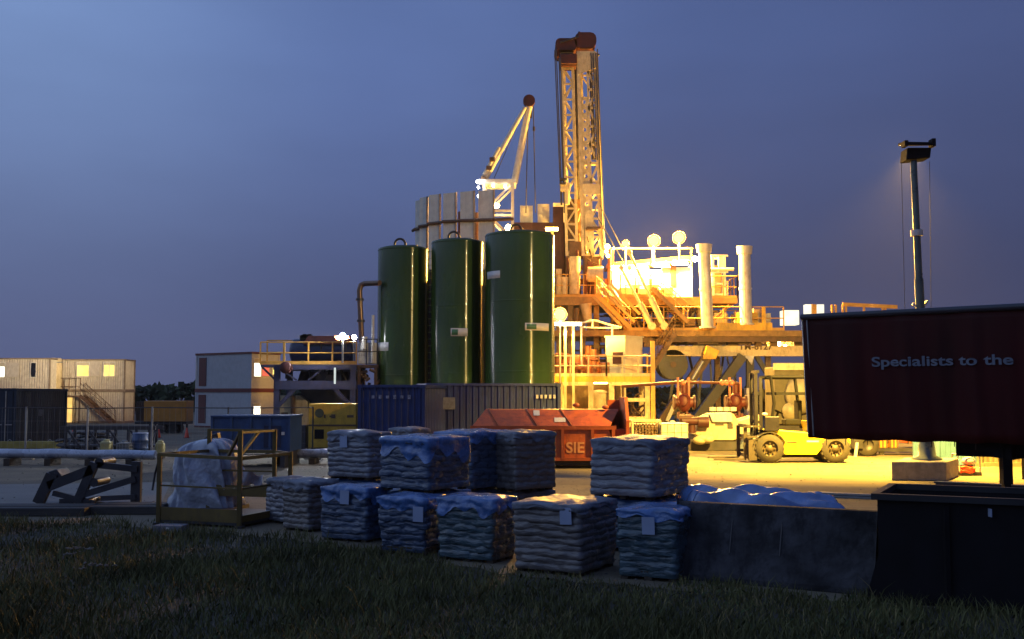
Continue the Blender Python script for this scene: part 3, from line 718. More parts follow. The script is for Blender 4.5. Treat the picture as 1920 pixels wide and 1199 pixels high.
# ---- yellow and cream units below the platform
yz = 44.4; a = P(579, 757, yz); b = P(668, 757, yz)
t = thing('power_unit', 'deep yellow box power unit with dark vent, left of the navy containers', 'generator', ((a.x + b.x) / 2, yz + 1, 0))
m = MB(t.location); m.bx(a.x, b.x, yz, yz + 2, .22, a.z); m.build('canopy', YELLOW, t, bevel=.03)
m = MB(t.location); m.box(((a.x + b.x) / 2, yz - .01, P(600, 798, yz).z), (b.x - a.x, .04, .07)); m.build('rub_rail', BROWN, t)
p = P(598, 814, yz); m = MB(t.location); m.bx(p.x - .18, p.x + .2, yz - .015, yz + .02, p.z - .2, p.z + .18); m.build('vent', BLACK, t)
m = MB(t.location); p = P(599, 775, yz); m.tube((p.x, yz - .02, p.z), (p.x, yz + .02, p.z), .18, n=20)
m.build('fan_grille', pm('olive_grille', (.06, .07, .04), .6), t)
m = MB(t.location)
for px, w_, h_ in ((609, .07, .14), (620, .1, .06), (625, .16, .16), (657, .26, .1)): p = P(px, 781, yz); m.box((p.x, yz - .012, p.z), (w_, .012, h_))
m.build('decal', BROWN, t)
m = MB(t.location); m.bx(a.x + .1, b.x - .1, yz + .1, yz + 1.9, 0, .22); m.build('skid', DARK, t)
a = P(522, 742, 48.5); b = P(577, 742, 48.5)
t = thing('cream_unit', 'cream machine housing with sloped corner behind the yellow power unit', 'machine', ((a.x + b.x) / 2, 49.5, 0))
m = MB(t.location); m.prism([(a.x, 48.5, .15), (b.x, 48.5, .15), (b.x, 48.5, a.z - .25), (b.x - .35, 48.5, a.z), (a.x, 48.5, a.z)], (0, 1.8, 0)); m.build('housing', CREAM, t, bevel=.03)
m = MB(t.location); p = P(534, 776, 48.5); m.box((p.x, 48.48, p.z), (.3, .03, .1)); m.tube((P(550, 700, 48.3).x, 48.3, a.z), (P(550, 790, 48.3).x, 48.3, .2), .11, n=10); m.build('down_pipe', BROWN, t)
a = P(546, 798, 44.5); b = P(574, 798, 44.5)
t = thing('control_box', 'dark control cabinet with white notice beside the blue skid tank', 'cabinet', ((a.x + b.x) / 2, 44.8, 0))
m = MB(t.location); m.bx(a.x, b.x, 44.5, 45.2, .1, a.z); m.build('cabinet_body', DARK, t, bevel=.02)
m = MB(t.location); m.bx(a.x + .03, b.x - .03, 44.47, 44.5, .16, a.z - .06); d = m.build('door', DARK, t)
m = MB(t.location); m.box((a.x + .16, 44.46, a.z - .45), (.2, .012, .3)); m.build('notice', LABEL, d)
m = MB(t.location); m.bx(a.x, b.x, 44.55, 45.15, 0, .1); m.build('plinth', CONC, t)
# ================================================================== CENTRE: navy containers, silos, skip
a = P(671, 722, 38.4); b = P(797, 722, 38.0); x = (b - a); x.z = 0; wd = x.length; x.normalize(); y = V(-x.y, x.x, 0)
ctr = (a + b) / 2 + y * 3.03; ctr.z = 0; hN = P(735, 722, 38.2).z
t = container('shipping_container', 'navy ribbed container end-on, left of the two below the green silos', 'container', ctr, math.atan2(x.y, x.x), wd, 6.06, hN, NAVY, NAVY, ribs=10, group='navy containers below the silos')
m = MB()
r1 = random.Random(1)
for k in range(6): m.box((-wd / 2 + .55 + k * .26, -3.035, hN - .42), (.1, .012, .1 + .04 * (k % 2)))
m.build('stencil', pm('worn_stencil', (.2, .22, .3), .6, var=.5, scale=14), t)
a = P(800, 722, 41.0); b = P(1051, 722, 42.2); x = (b - a); x.z = 0; wd = x.length; x.normalize(); y = V(-x.y, x.x, 0)
ctr = (a + b) / 2 + y * 1.22; ctr.z = 0; hN = P(800, 719, 41).z
t = container('shipping_container', 'navy ribbed container side-on behind the orange skip, with a grey panel', 'container', ctr, math.atan2(x.y, x.x), wd, 2.44, hN, NAVY, NAVY, ribs=21, dep=.05, group='navy containers below the silos')
m = MB(); m.box((-wd / 2 + .60, -1.235, hN - .75), (.95, .014, .45)); m.build('notice', pm('grey_panel', (.16, .17, .18), .5, var=.3, scale=9), t)
m = MB()
for k in range(5): m.box((wd / 2 - .25 - k * .17, -1.232, hN - .50), (.09, .014, .14))
m.build('stencil', pm('white_stencil', (.5, .5, .5), .6, var=.3, scale=14), t)
def silo(pl, pr, ytop, Y, lab, labels, seed):
    c = P((pl + pr) / 2, ytop, Y); r = (pr - pl) / 2 / F * Y * .985; H = c.z
    t = thing('mud_silo', lab, 'silo', (c.x, Y, 0), 0, 'green upright silos')
    prof = [(r, .05)]; 
    for k in range(1, 9): prof.append((r * (1 + .004 * math.sin(k * 2.1 + seed)), .05 + (H - .15) * k / 8.))
    prof += [(r * .985, H - .04), (r * .8, H + .03), (0, H + .1)]
    m = MB(); m.lathe(prof, (0, 0, 0), 72); m.build('shell', GREEN, t)
    m = MB()
    for z in (.4, H * .36, H * .68, H - .12): m.lathe([(r * 1.004, z - .03), (r * 1.012, z), (r * 1.004, z + .03)], (0, 0, 0), 72)
    m.build('weld_band', GREEN, t)
    m = MB(); u = V(-.15, -.2, H + .02); pts = [u + V(math.cos(q) * .24, 0, .12 + math.sin(q) * .26) for q in np.linspace(-.5, math.pi + .5, 12)]
    m.path(pts, .05, 8); m.build('lifting_eye', DARK, t)
    m = MB(); m.tube((.3 * r, 0, H), (.3 * r, 0, H + .12), .3, n=16); m.build('hatch', DARK, t)
    m = MB()
    for q in np.linspace(0, 6.28, 5)[:4]: m.bx(r * .8 * math.cos(q) - .12, r * .8 * math.cos(q) + .12, r * .8 * math.sin(q) - .12, r * .8 * math.sin(q) + .12, 0, .3)
    m.build('foot', DARK, t)
    for (px0, px1, y0, y1, sq) in labels:      # curved label plates
        zz0 = P(px0, y1, Y - r * .9).z; zz1 = P(px0, y0, Y - r * .9).z
        f0 = (px0 - (pl + pr) / 2) / ((pr - pl) / 2); f1 = (px1 - (pl + pr) / 2) / ((pr - pl) / 2)
        vd = math.atan2(-c.x, Y); t0, t1 = math.asin(max(-.98, f0)) - 0, math.asin(min(.98, f1))
        def patch(t0, t1, z0, z1, off, mat, nm, par):
            m = MB(); k = 8; vs = []
            for rr in (r * 1.004 + off, r * 1.004 + off - .01):
                for zz in (z0, z1):
                    for i in range(k + 1): q = t0 + (t1 - t0) * i / k + vd; vs.append((rr * math.sin(q), -rr * math.cos(q), zz))
            K = k + 1; fs = []
            for i in range(k): fs += [(i, i + 1, K + i + 1, K + i), (2 * K + i, 3 * K + i, 3 * K + i + 1, 2 * K + i + 1), (K + i, K + i + 1, 3 * K + i + 1, 3 * K + i), (i, 2 * K + i, 2 * K + i + 1, i + 1)]
            m.add(vs, fs, True); return m.build(nm, mat, par)
        lb = patch(t0, t1, zz0, zz1, .012, LABEL, 'notice', t)
        if sq: patch(t0 + (t1 - t0) * .06, t0 + (t1 - t0) * .42, zz0 + .05, zz1 - .05, .02, pm('green_emblem', (.05, .16, .08), .5), 'emblem', lb)
    return t
SZ = 47.
silo(708, 806, 466, SZ + 1.6, 'green silo at the left end of the three, nearest the brown pipe', [(710, 730, 642, 658, False)], 1)
silo(808, 908, 453, SZ + .6, 'middle green silo, slim, with a white and green label halfway up', [(846, 877, 616, 631, True)], 2)
silo(908, 1041, 440, SZ - .4, 'broadest and tallest green silo, right end of the three by the glowing lamp', [(914, 938, 507, 521, False), (984, 1028, 606, 620, True)], 3)
t = thing('light_block_screen', 'dark steel screen wall glimpsed in the slits between the green silos', 'wall', (-.9, 51.2, 0))  # added blocker, mostly unseen: keeps the rig lamps off the silo rims
m = MB(t.location)
for k in range(6): x = -4.1 + k * .99; m.bx(x, x + .95, 51.2, 51.26, .1, 8.2)
m.build('sheet', DARK, t)
m = MB(t.location)
for k in range(7): x = -4.12 + k * .99; m.bx(x, x + .05, 51.27, 51.4, 0, 8.25)
m.build('post', DARK, t)
# ladder between first silos
t = thing('silo_ladder', 'thin green caged ladder in the gap between the two slim silos', 'ladder', (P(806, 700, SZ + 1.6).x, SZ + 1.6, 0))
m = MB(); H = P(806, 470, SZ + 1.6).z
for xx in (-.17, .17): m.tube((xx, 0, 0), (xx, 0, H), .03, n=6)
m.build('stile', pm('pale_green_paint', (.25, .4, .14), .4), t)
m = MB()
for k in range(int(H / .3)): m.tube((-.17, 0, .3 + k * .3), (.17, 0, .3 + k * .3), .016, n=6)
m.build('rung', pm('pale_green_paint', (.25, .4, .14), .4), t)
# orange skip
kz3 = 35.2; ks = F / kz3
def Sp(px, py, d=0): return P(px, py, kz3 + d)
xl = Sp(876, 800).x; xr = Sp(1180, 800).x; z1 = Sp(1000, 803).z; z2 = Sp(1000, 768, 1.3).z; zT = Sp(1170, 745, .6).z
yf, yb = kz3, kz3 + 2.3
t = thing('covered_skip', 'rusty orange roll-off skip with sloping lid, lettered S I E', 'skip', ((xl + xr) / 2, kz3, 0))
m = MB(t.location); m.prism([(xl + .35, yf, .28), (xl + .1, yf, z1), (xl + .55, yf + 1.35, z2), (xl + .55, yb, z2), (xl + .35, yb, .28)], (xr - xl - .75, 0, 0)); body = m.build('body', SKIP, t, bevel=.015)
m = MB(t.location); m.prism([(xr - .10, yf - .02, .25), (xr - .10, yf - .02, zT - .75), (xr - .10, yf + .5, zT), (xr - .10, yb + .02, zT), (xr - .10, yb + .02, .25)], (.10, 0, 0)); m.build('end_plate', SKIP, t)
m = MB(t.location); m.bx(xr - .45, xr - .10, yf + .35, yb, .28, z1 - .05); m.bx(xr - .5, xr - .1, yb - .12, yb, z1 - .05, zT - .1); m.build('end_bulkhead', SKIPDK, t)
m = MB(t.location)
for px in (905, 955, 1005, 1055, 1111, 1150): x = Sp(px, 840).x; m.bx(x - .05, x + .05, yf - .07, yf + .01, .3, z1 - .04)
m.bx(xl + .1, xr - .42, yf - .06, yf + .02, z1 - .05, z1 + .07); m.bx(xl + .3, xr - .12, yf - .06, yf + .02, .26, .36); m.build('rib', SKIPDK, t)
m = MB(t.location)
for px in (930, 1003, 1068, ):
    x = Sp(px, 790).x; m.bar((x + .1, yf + .02, z1 + .05), (x - .25, yf + 1.33, z2 + .01), .05, .05)
m.build('lid_seam', SKIPDK, t)
sl = Vector((0, 1.35, z2 - z1)).normalized(); nn = Vector((0, -sl.z, sl.y)); Rl = Matrix((V(1, 0, 0), sl, nn)).transposed()
m = MB(t.location)
for px, py, w_, h_ in ((1006, 776, .2, .42), (1050, 789, .36, .34)):
    f = (803 - py) / 35.; c = V(Sp(px, py, 1.3 * f).x, yf + 1.35 * f, z1 + (z2 - z1) * f) + nn * .02; m.box(c, (w_, h_, .01), Rl)
m.build('sticker', LABEL, t)
m = MB(t.location)
for px, py in ((1080, 760), (1135, 764), (1120, 775)): c = Sp(px, py, 1.2); m.ball(c, .12, .1, .07, 8, 6)
m.build('lug', SKIPDK, t)
m = MB(t.location); m.bx(xl + .4, xr - .3, yf + .3, yf + .45, .1, .28); m.bx(xl + .4, xr - .3, yb - .45, yb - .3, .1, .28)
for x in (xl + .5, xr - .5): m.tube((x, yf + .25, .11), (x, yb - .25, .11), .11, n=12)
m.build('runner', DARK, t)
p = Sp(1061, 849)
text('lettering', 'SIE', .47, LETTO, t, face_mat(V(p.x, yf - .012, p.z) - t.location, (1, 0, 0)), .004, .012, 1.05)

# ================================================================== wind wall
WPAN = pm('wind_wall_panel', (.66, .61, .50), .5, var=.1, dirt=(.3, .22, .14), damt=.35)
t = thing('wind_wall', 'curved wall of tall cream panels standing with gaps above the silos', 'wall', (P(860, 460, 58).x, 58, 7.8))
near = [(779, 789, 375, 60.4, 0), (787, 801, 369, 59.6, 0), (804, 825, 364, 58.8, 0), (831, 855, 361, 58.0, 0), (863, 889, 358, 57.4, 0), (897, 926, 356, 57.0, 0)]
band = []
for i, (p0, p1, yt, Y, _) in enumerate(near):
    a = P(p0, yt, Y + .25); b = P(p1, yt, Y - .15); m = MB(t.location); x = (b - a); x.z = 0; n_ = V(x.y, -x.x, 0).normalized()
    m.prism([(a.x, a.y, 7.8), (b.x, b.y, 7.8), (b.x, b.y, b.z), (a.x, a.y, b.z)], tuple(-n_ * .1)); m.build('panel', WPAN, t)
    f = MB(t.location)
    f.bar((b.x, b.y, 7.8), (b.x, b.y, b.z), .1); f.build('upright', pm('panel_upright', (.35, .26, .18), .5), t)
    band += [a - V(0, .06, 0), b - V(0, .06, 0)]
for k, (p0, p1, yt, Y) in enumerate([(975, 999, 386, 63.5), (1008, 1030, 383, 63.8), (1037, 1058, 381, 64)]):
    a = P(p0, yt, Y); b = P(p1, yt, Y); m = MB(t.location); m.bx(a.x, b.x, Y, Y + .1, 7.8, a.z); m.build('panel', WPAN, t)
m = MB(t.location); bb = []
for p in [P(774, 434, 60.9)] + band[::1]: bb.append(V(p.x, p.y - .05, 0))
ys = [433, 430, 428, 425, 423, 420, 418, 416, 415, 414, 413.5, 413, 412.5]
bb = [V(q.x, q.y, P(0, yv_, q.y).z) for q, yv_ in zip(bb, ys)]
m.path(bb, .09, 8); e = P(962, 411, 57.2); m.tube(bb[-1], e, .09, n=8); m.build('band', BROWN, t)
m = MB(t.location)
for px, yt in ((845, 405), (868, 398), (893, 400), (815, 425)):
    c = P(px, yt, 61.5); m.tube((c.x, 61.5, 7.8), c, .28, n=10)
c = P(1000, 432, 62.5); m.bx(P(962, 420, 62.5).x, P(1060, 420, 62.5).x, 62.4, 63.2, 7.8, P(1000, 418, 62.5).z)
m.build('inner_pipe', RUST, t)

# ================================================================== service hoist (crane)
cz = 59.5
def Cp(px, py, d=0): return P(px, py, cz + d)
t = thing('hoist_crane', 'white two-legged hoist on a lattice tower with a dark red sheave', 'crane', (Cp(935, 500).x, cz + .6, 7.8))
xa, xb = Cp(908, 345).x, Cp(961, 345).x; zt = Cp(935, 344).z
m = MB(t.location)
for xx in (xa, xb):
    for yy in (cz, cz + 1.5): m.bar((xx, yy, 7.8), (xx, yy, zt), .16)
for i in range(4):
    za, zb = 7.8 + (zt - 7.8) * i / 4, 7.8 + (zt - 7.8) * (i + 1) / 4
    for yy in (cz, cz + 1.5): m.bar((xa, yy, zb), (xb, yy, zb), .11); m.bar((xa, yy, za if i % 2 else zb), (xb, yy, zb if i % 2 else za), .1)
    for xx in (xa, xb): m.bar((xx, cz, za), (xx, cz + 1.5, zb), .09)
m.build('tower', WHITE, t)
m = MB(t.location); m.bx(xa - .15, xb + .2, cz - .1, cz + 1.6, zt, zt + .22); m.build('head_beam', WHITE, t, bevel=.02)
top = Cp(992, 190, .7)
m = MB(t.location); a = Cp(908, 338, .2); b = Cp(984, 202, .6); m.tube(a, b, .17, .12, n=10); m.tube(a.lerp(b, .02) + V(-.1, -.1, .1), a.lerp(b, .42) + V(-.12, -.1, .08), .11, n=8)
m.build('boom', WHITE, t)
m = MB(t.location); a = Cp(964, 344, .9); m.tube(a, Cp(992, 200, .8), .19, .2, n=10); m.build('boom', WHITE, t)
m = MB(t.location)
for px, py in ((903, 336), (913, 316), (919, 300)): m.box(Cp(px + 4, py, .1), (.3, .35, .22))
m.build('ram_clamp', BROWN, t)
m = MB(t.location); m.tube(top + V(0, -.18, 0), top + V(0, .22, 0), .33, n=22); m.build('sheave', RUST, t)
m = MB(t.location); m.tube(Cp(990, 215, .8), Cp(986, 400, .8), .028, n=6); m.tube(Cp(1000, 200, .8), Cp(1004, 400, .8), .028, n=6); m.tube(Cp(985, 200, .5), Cp(925, 338, .5), .02, n=6); m.build('cable', CABLE, t)
m = MB(t.location); m.tube(Cp(995, 208, .8), Cp(995, 222, .8), .08, n=8); m.tube(Cp(1001, 238, .8), Cp(1001, 246, .8), .07, n=8); m.build('hook_block', DARK, t)
m = MB(t.location); m.ball(Cp(899, 341, -.2), .19, .16, .11); m.build('lamp', E_WHTS, t)
m = MB(t.location)
for px, py in ((897, 352), (897, 368), (925, 349), (947, 350)): m.ball(Cp(px, py, -.15), .06, .06, .08, 8, 6)
m.build('marker_lamp', E_WHTS, t)
m = MB(t.location); m.ball(Cp(930, 386, .7), .2, .2, .13); m.ball(Cp(953, 428, .7), .17, .17, .2); m.build('work_lamp', em('crane_work_lamp', (1, .68, .2), 90), t)

# ================================================================== drilling mast
mz = 61.5
def Mp(px, py, d=0): return P(px, py, mz + d)
t = thing('drilling_mast', 'tall cream lattice drilling mast with dark red crown block', 'mast', (Mp(1092, 550).x, mz + .8, 7.8))
def mx_(top_px, bot_px, py): return top_px + (bot_px - top_px) * (py - 96) / (480 - 96)
ys = [100, 480]
def chord(pt, pb, d): return Mp(pt, 100, d), Mp(pb, 480, d)
m = MB(t.location)
LA = chord(1053, 1063, 0); LB = chord(1073, 1082, 0); LC = chord(1057, 1066, 1.4); LD = chord(1074, 1083, 1.4)
for c in (LA, LB, LC, LD): m.bar(*c, .15)
m.lattice(*LA, *LB, 13, .10); m.lattice(*LC, *LD, 13, .07); m.lattice(*LA, *LC, 10, .07)
m.build('left_column', CREAM, t)
m = MB(t.location)
RA = chord(1084, 1094, -.4); RB = chord(1116, 1128, -.4); RC = chord(1088, 1097, 1.4); RD = chord(1118, 1129, 1.4); RM = chord(1101, 1111, -.4)
for c in (RA, RB, RC, RD): m.bar(*c, .2)
m.bar(*RM, .12)
m.lattice(*RM, *RB, 11, .12); m.lattice(*RB, *RD, 9, .08); m.lattice(*RC, *RD, 9, .08)
m.build('right_column', CREAM, t)
# perforated web plate with lightening holes (left half of right column)
m = MB(t.location); rows = 17; holes = MB(t.location)
a0, a1 = Vector(RA[0]), Vector(RA[1]); b0, b1 = Vector(RM[0]), Vector(RM[1])
for i in range(rows):
    t0 = .22 + .78 * i / rows; t1 = .22 + .78 * (i + 1) / rows
    p0, p1, q0, q1 = a0.lerp(a1, t0), a0.lerp(a1, t1), b0.lerp(b1, t0), b0.lerp(b1, t1)
    c = (p0 + p1 + q0 + q1) / 4; hw, hh = (q0 - p0).length * .20, (p1 - p0).length * .22
    k = 12; ring = [c + V(math.cos(2 * math.pi * j / k) * hw, .05, math.sin(2 * math.pi * j / k) * hh) for j in range(k)]
    outer = []
    for j in range(k):
        ca, sa = math.cos(2 * math.pi * j / k), math.sin(2 * math.pi * j / k); s = 1 / max(abs(ca), abs(sa))
        u, w_ = (ca * s + 1) / 2, (sa * s + 1) / 2
        outer.append((p1.lerp(q1, u)).lerp(p0.lerp(q0, u), w_) + V(0, .05, 0))
    m.add(ring + outer, [(j, (j + 1) % k, k + (j + 1) % k, k + j) for j in range(k)])
o = m.build('web_plate', CREAM, t); sd = o.modifiers.new('thick', 'SOLIDIFY'); sd.thickness = .05
m = MB(t.location); m.prism([Mp(1081, 96, -.55), Mp(1117, 96, -.55), Mp(1118, 127, -.55), Mp(1084, 140, -.55)], (0, .08, 0)); m.build('top_plate', CREAM, t)
m = MB(t.location); m.prism([Mp(1091, 345, -.55), Mp(1127, 345, -.55), Mp(1128, 365, -.55), Mp(1092, 365, -.55)], (0, .1, 0)); m.prism([Mp(1094, 395, -.5), Mp(1112, 395, -.5), Mp(1114, 470, -.5), Mp(1096, 470, -.5)], (0, .06, 0)); m.build('gusset_plate', CREAM, t)
m = MB(t.location)
for pa, pb, ya, yb2, d in ((1078, 1087, 110, 470, .5), (1080, 1089, 110, 470, .9), (1106, 1116, 110, 300, .4), (1109, 1119, 110, 300, .7)): m.tube(Mp(pa, ya, d), Mp(pb - (480 - yb2) * .026, yb2, d), .05, n=8)
m.build('guide_tube', DARK, t)
m = MB(t.location)
for (x0, x1, y0, y1, d0, d1) in ((1041, 1081, 77, 99, -.5, 1.7), (1077, 1117, 66, 95, -.5, 1.7)):
    a = Mp(x0, y1, 0); b = Mp(x1, y0, 0); R = .38 * (b.z - a.z)
    pol = []
    for cx_, cz_, s in ((a.x + R, a.z + R, 180), (b.x - R, a.z + R, 270), (b.x - R, b.z - R, 0), (a.x + R, b.z - R, 90)):
        for q in range(0, 91, 30): pol.append((cx_ + R * math.cos(math.radians(s + q)), mz + d0, cz_ + R * math.sin(math.radians(s + q))))
    m.prism(pol, (0, d1 - d0, 0))
m.build('crown_block', RUST, t)
m = MB(t.location); m.prism([Mp(1050, 101, -.7), Mp(1082, 101, -.7), Mp(1082, 120, -.7), Mp(1051, 120, -.7)][::-1], (0, 1.4, 0)); m.build('lower_block', RUST, t, bevel=.04)
m = MB(t.location); m.prism([Mp(1050, 78, -.6), Mp(1085, 67, -.6), Mp(1085, 70, -.6), Mp(1050, 81, -.6)][::-1], (0, 2, 0)); m.tube(Mp(1086, 68, 0), Mp(1086, 60, 0), .07, n=8); m.tube(Mp(1112, 103, 0), Mp(1124, 103.5, 0), .08, n=8)
m.build('crown_deck', DARK, t)
m = MB(t.location)
for xt, yt, xb_, yb_ in ((1040, 95, 1052, 385), (1043, 95, 1054, 385), (1048, 110, 1058, 400), (1051, 110, 1059, 400), (1120, 92, 1134, 470), (1117, 100, 1131, 470), (1112, 100, 1120, 300), (1108, 100, 1117, 300)): m.tube(Mp(xt, yt, -.7), Mp(xb_, yb_, -.7), .03, n=6)
m.build('cable', CABLE, t)
m = MB(t.location); m.box(Mp(1060, 352, -.7), (.55, .6, .45)); m.box(Mp(1056, 347, -.8), (.35, .5, .2)); m.tube(Mp(1064, 355, -.9), Mp(1064, 384, -.9), .14, n=8); m.build('pipe_handler', CREAM, t, bevel=.03)
m = MB(t.location); m.box(Mp(1056, 337, -.9), (.4, .4, .1)); m.box(Mp(1055, 345, -1.05), (.35, .3, .1)); m.build('handler_jaw', DARK, t)
m = MB(t.location); r1 = random.Random(3)
m.box(Mp(1077, 425, .6), (.75, .9, 3.0)); m.box(Mp(1080, 470, .3), (.8, .9, .9))
for k in range(14): p = Mp(r1.uniform(1066, 1090), r1.uniform(390, 490), .1); m.tube(p, p + V(r1.uniform(-.15, .15), 0, r1.uniform(-.9, .9)), .05, n=6)
m.build('top_drive', BROWN, t)
m = MB(t.location)
for yv_, w0, w1 in ((428, 1100, 1126), (430, 1098, 1122)): m.tube(Mp(w0, yv_, -.6), Mp(w1, yv_, -.6), .09, n=8)
r1 = random.Random(6)
for k in range(10): p = Mp(r1.uniform(1098, 1130), r1.uniform(430, 500), -.6); m.tube(p, p + V(r1.uniform(-.3, .3), -.1, r1.uniform(-.8, .8)), .04, n=6)
m.build('hose', BROWN, t)
m = MB(t.location); m.tube(Mp(1113, 395, -.6), Mp(1185, 520, -2), .03, n=6); m.tube(Mp(1125, 385, -.6), Mp(1168, 470, -1), .025, n=6); m.build('guy_wire', CABLE, t)
m = MB(t.location)
for c in ((1062, 1078), (1096, 1128)):
    a = Mp(c[0], 480, -.3); b = Mp(c[1], 480, -.3); m.bx(a.x, b.x, mz - .3, mz + 1.3, 7.8, a.z)
m.build('mast_foot', BROWN, t)

# ================================================================== rig structure
rz_ = 60.
def Rp(px, py, d=0): return P(px, py, rz_ + d)
rig = thing('drilling_rig', 'brightly lit drilling rig substructure with decks, railings, stairs and braces', 'drilling rig', (Rp(1250, 800).x, rz_ + 3, 0))
L0 = rig.location
zf = Rp(1200, 556).z; zd = Rp(1200, 620).z
DECKM = pm('ochre_deck_steel', (.27, .16, .055), .6, var=.3, dirt=(.12, .07, .03))
xa = Rp(1030, 600).x; xm = Rp(1245, 600).x; xe = Rp(1392, 600).x; xr = Rp(1700, 600).x
m = MB(L0); m.bx(xa, xe - 2.2, rz_ + .4, rz_ + 6.5, zf - .45, zf); m.bx(xe - 2.2, xe, rz_ + 1.2, rz_ + 5, zf - .28, zf); m.build('drill_floor', DECKM, rig)
m = MB(L0); m.bx(xa, xr, rz_, rz_ + 6, zd - .32, zd); m.build('main_deck', DECKM, rig)
m = MB(L0); r1 = random.Random(8)
for k in range(34):
    px = r1.uniform(1180, 1500); p = Rp(px, 632, r1.uniform(.2, 1)); h = r1.uniform(.15, .55); m.bx(p.x, p.x + r1.uniform(.3, 1.2), p.y, p.y + .5, zd - .33 - h, zd - .33)
for yy in (.1, 2, 4): m.bx(xm, xr, rz_ + yy, rz_ + yy + .15, zd - .62, zd - .33)
m.build('underdeck_services', BROWN, rig)
zb0, zb1 = Rp(1300, 666).z, Rp(1300, 648).z
m = MB(L0); m.bx(Rp(1252, 650).x, xr, rz_ + .5, rz_ + .9, zb0, zb1); m.bx(Rp(1252, 650).x, xr, rz_ + .3, rz_ + 1.1, zb0 - .05, zb0); m.build('girder', CREAM, rig)
p = Rp(1385, 656, .5); text('lettering', 'TM-6127', .50, BROWN, rig, face_mat(V(p.x, rz_ + .49, p.z) - L0, (1, 0, 0)), .004, .01, 1.0)
# railings
m = MB(L0)
m.rail([(xa, rz_ + .45, zf), (Rp(1128, 560).x, rz_ + .45, zf)], 1.25, 1.1, .03, kick=True)
m.rail([(Rp(1165, 560).x, rz_ + .45, zf), (Rp(1222, 560).x, rz_ + .45, zf)], 1.25, 1.0, .03, kick=True)
m.rail([(Rp(1338, 560).x, rz_ + 1.25, zf), (xe, rz_ + 1.25, zf), (xe, rz_ + 4.9, zf)], 1.25, .9, .03, kick=True)
m.build('handrail', ORAIL, rig)
m = MB(L0)
m.rail([(Rp(1170, 610).x, rz_ + .05, zd), (Rp(1470, 610).x, rz_ + .05, zd)], 1.3, 1.05, .03, kick=True)
m.rail([(Rp(1345, 610).x, rz_ + 2.8, zd), (Rp(1450, 610).x, rz_ + 2.8, zd)], 1.3, .9, .025)
m.build('handrail', ORAIL, rig)
m = MB(L0); a = Rp(1345, 612, -.02); b = Rp(1448, 606, -.02); m.bx(a.x, b.x, rz_ - .03, rz_ + .01, zd, zd + .42); a = Rp(1432, 600); m.bar((a.x, rz_, zd), (a.x, rz_, Rp(1432, 575).z), .18); m.bx(Rp(1390, 600).x, Rp(1425, 600).x, rz_ + .5, rz_ + 1.4, zd, Rp(1400, 585).z); m.build('toe_board', YELLOW, rig)
# right end beam above the trailer
m = MB(L0); a = Rp(1580, 571, .5); b = Rp(1682, 576, .5); m.bar(a, b, .14, .2)
for px in (1560, 1567, 1580, 1586, 1620, 1655, 1660): q = Rp(px, 571 + max(0, (px - 1580)) * .05, .5); m.bar((q.x, q.y, zd), (q.x, q.y, q.z - .02), .1)
m.build('guard_beam', ORAIL, rig)
# stairs
m = MB(L0); m.stairs(Rp(1222, 540, -.2), Rp(1290, 604, -.2), (0, 1.0, 0), 11); m.build('stairway', DECKM, rig)
m = MB(L0); m.stairs(Rp(1118, 552, -.6), Rp(1182, 616, -.6), (0, 1.0, 0), 11); m.build('stairway', ORAIL, rig)
m = MB(L0); m.stairs(Rp(1266, 626, -1.2), Rp(1216, 706, -1.2), (0, 1.0, 0), 12); m.build('stairway', BROWN, rig)
# hydraulic legs beside the lit cabin
def ram(a, b, f, nm='ram'):
    m = MB(L0); c = Vector(a).lerp(b, f); m.tube(a, c, .075, n=10); m.tube(c, b, .17, n=14); m.ball(a, .16, .16, .16); m.tube(b + V(0, -.2, 0), b + V(0, .2, 0), .21, n=12); m.build(nm, CREAM, rig)
ram(Rp(1180, 474, -.8), Rp(1245, 612, -.8), .62); ram(Rp(1165, 503, -1.0), Rp(1222, 612, -1.0), .6)
for k, (xt, yt, xb_, yb_, w_) in enumerate(((1126, 540, 1190, 604, .22), (1140, 535, 1172, 582, .26), (1144, 532, 1200, 590, .12), (1112, 556, 1165, 612, .14))):
    m = MB(L0); m.bar(Rp(xt, yt, -1.2), Rp(xb_, yb_, -1.2), w_ * .6, .15); m.build('brace', ORAIL, rig)
# exhaust stacks
for xt, yt, xb_, yb_, d, lab in ((1320, 458, 1327, 616, -.5, 'white exhaust stack beside the lit cabin'), (1396, 462, 1399, 610, .2, 'white exhaust stack standing free at the end')):
    m = MB(L0); a = Rp(xb_, yb_, d); b = Rp(xt, yt, d); m.tube(a, b, .33, .32, n=22); s = m.build('exhaust_stack', WHITE, rig, label=lab)
    m = MB(L0); m.tube(b - V(0, 0, .45), b - V(0, 0, .02), .40, .44, n=22); m.tube(a, a + V(0, 0, .1), .45, n=22); q = a.lerp(b, .45); m.tube(q, q + V(0, 0, .09), .36, n=22); m.build('collar', WHITE, s)
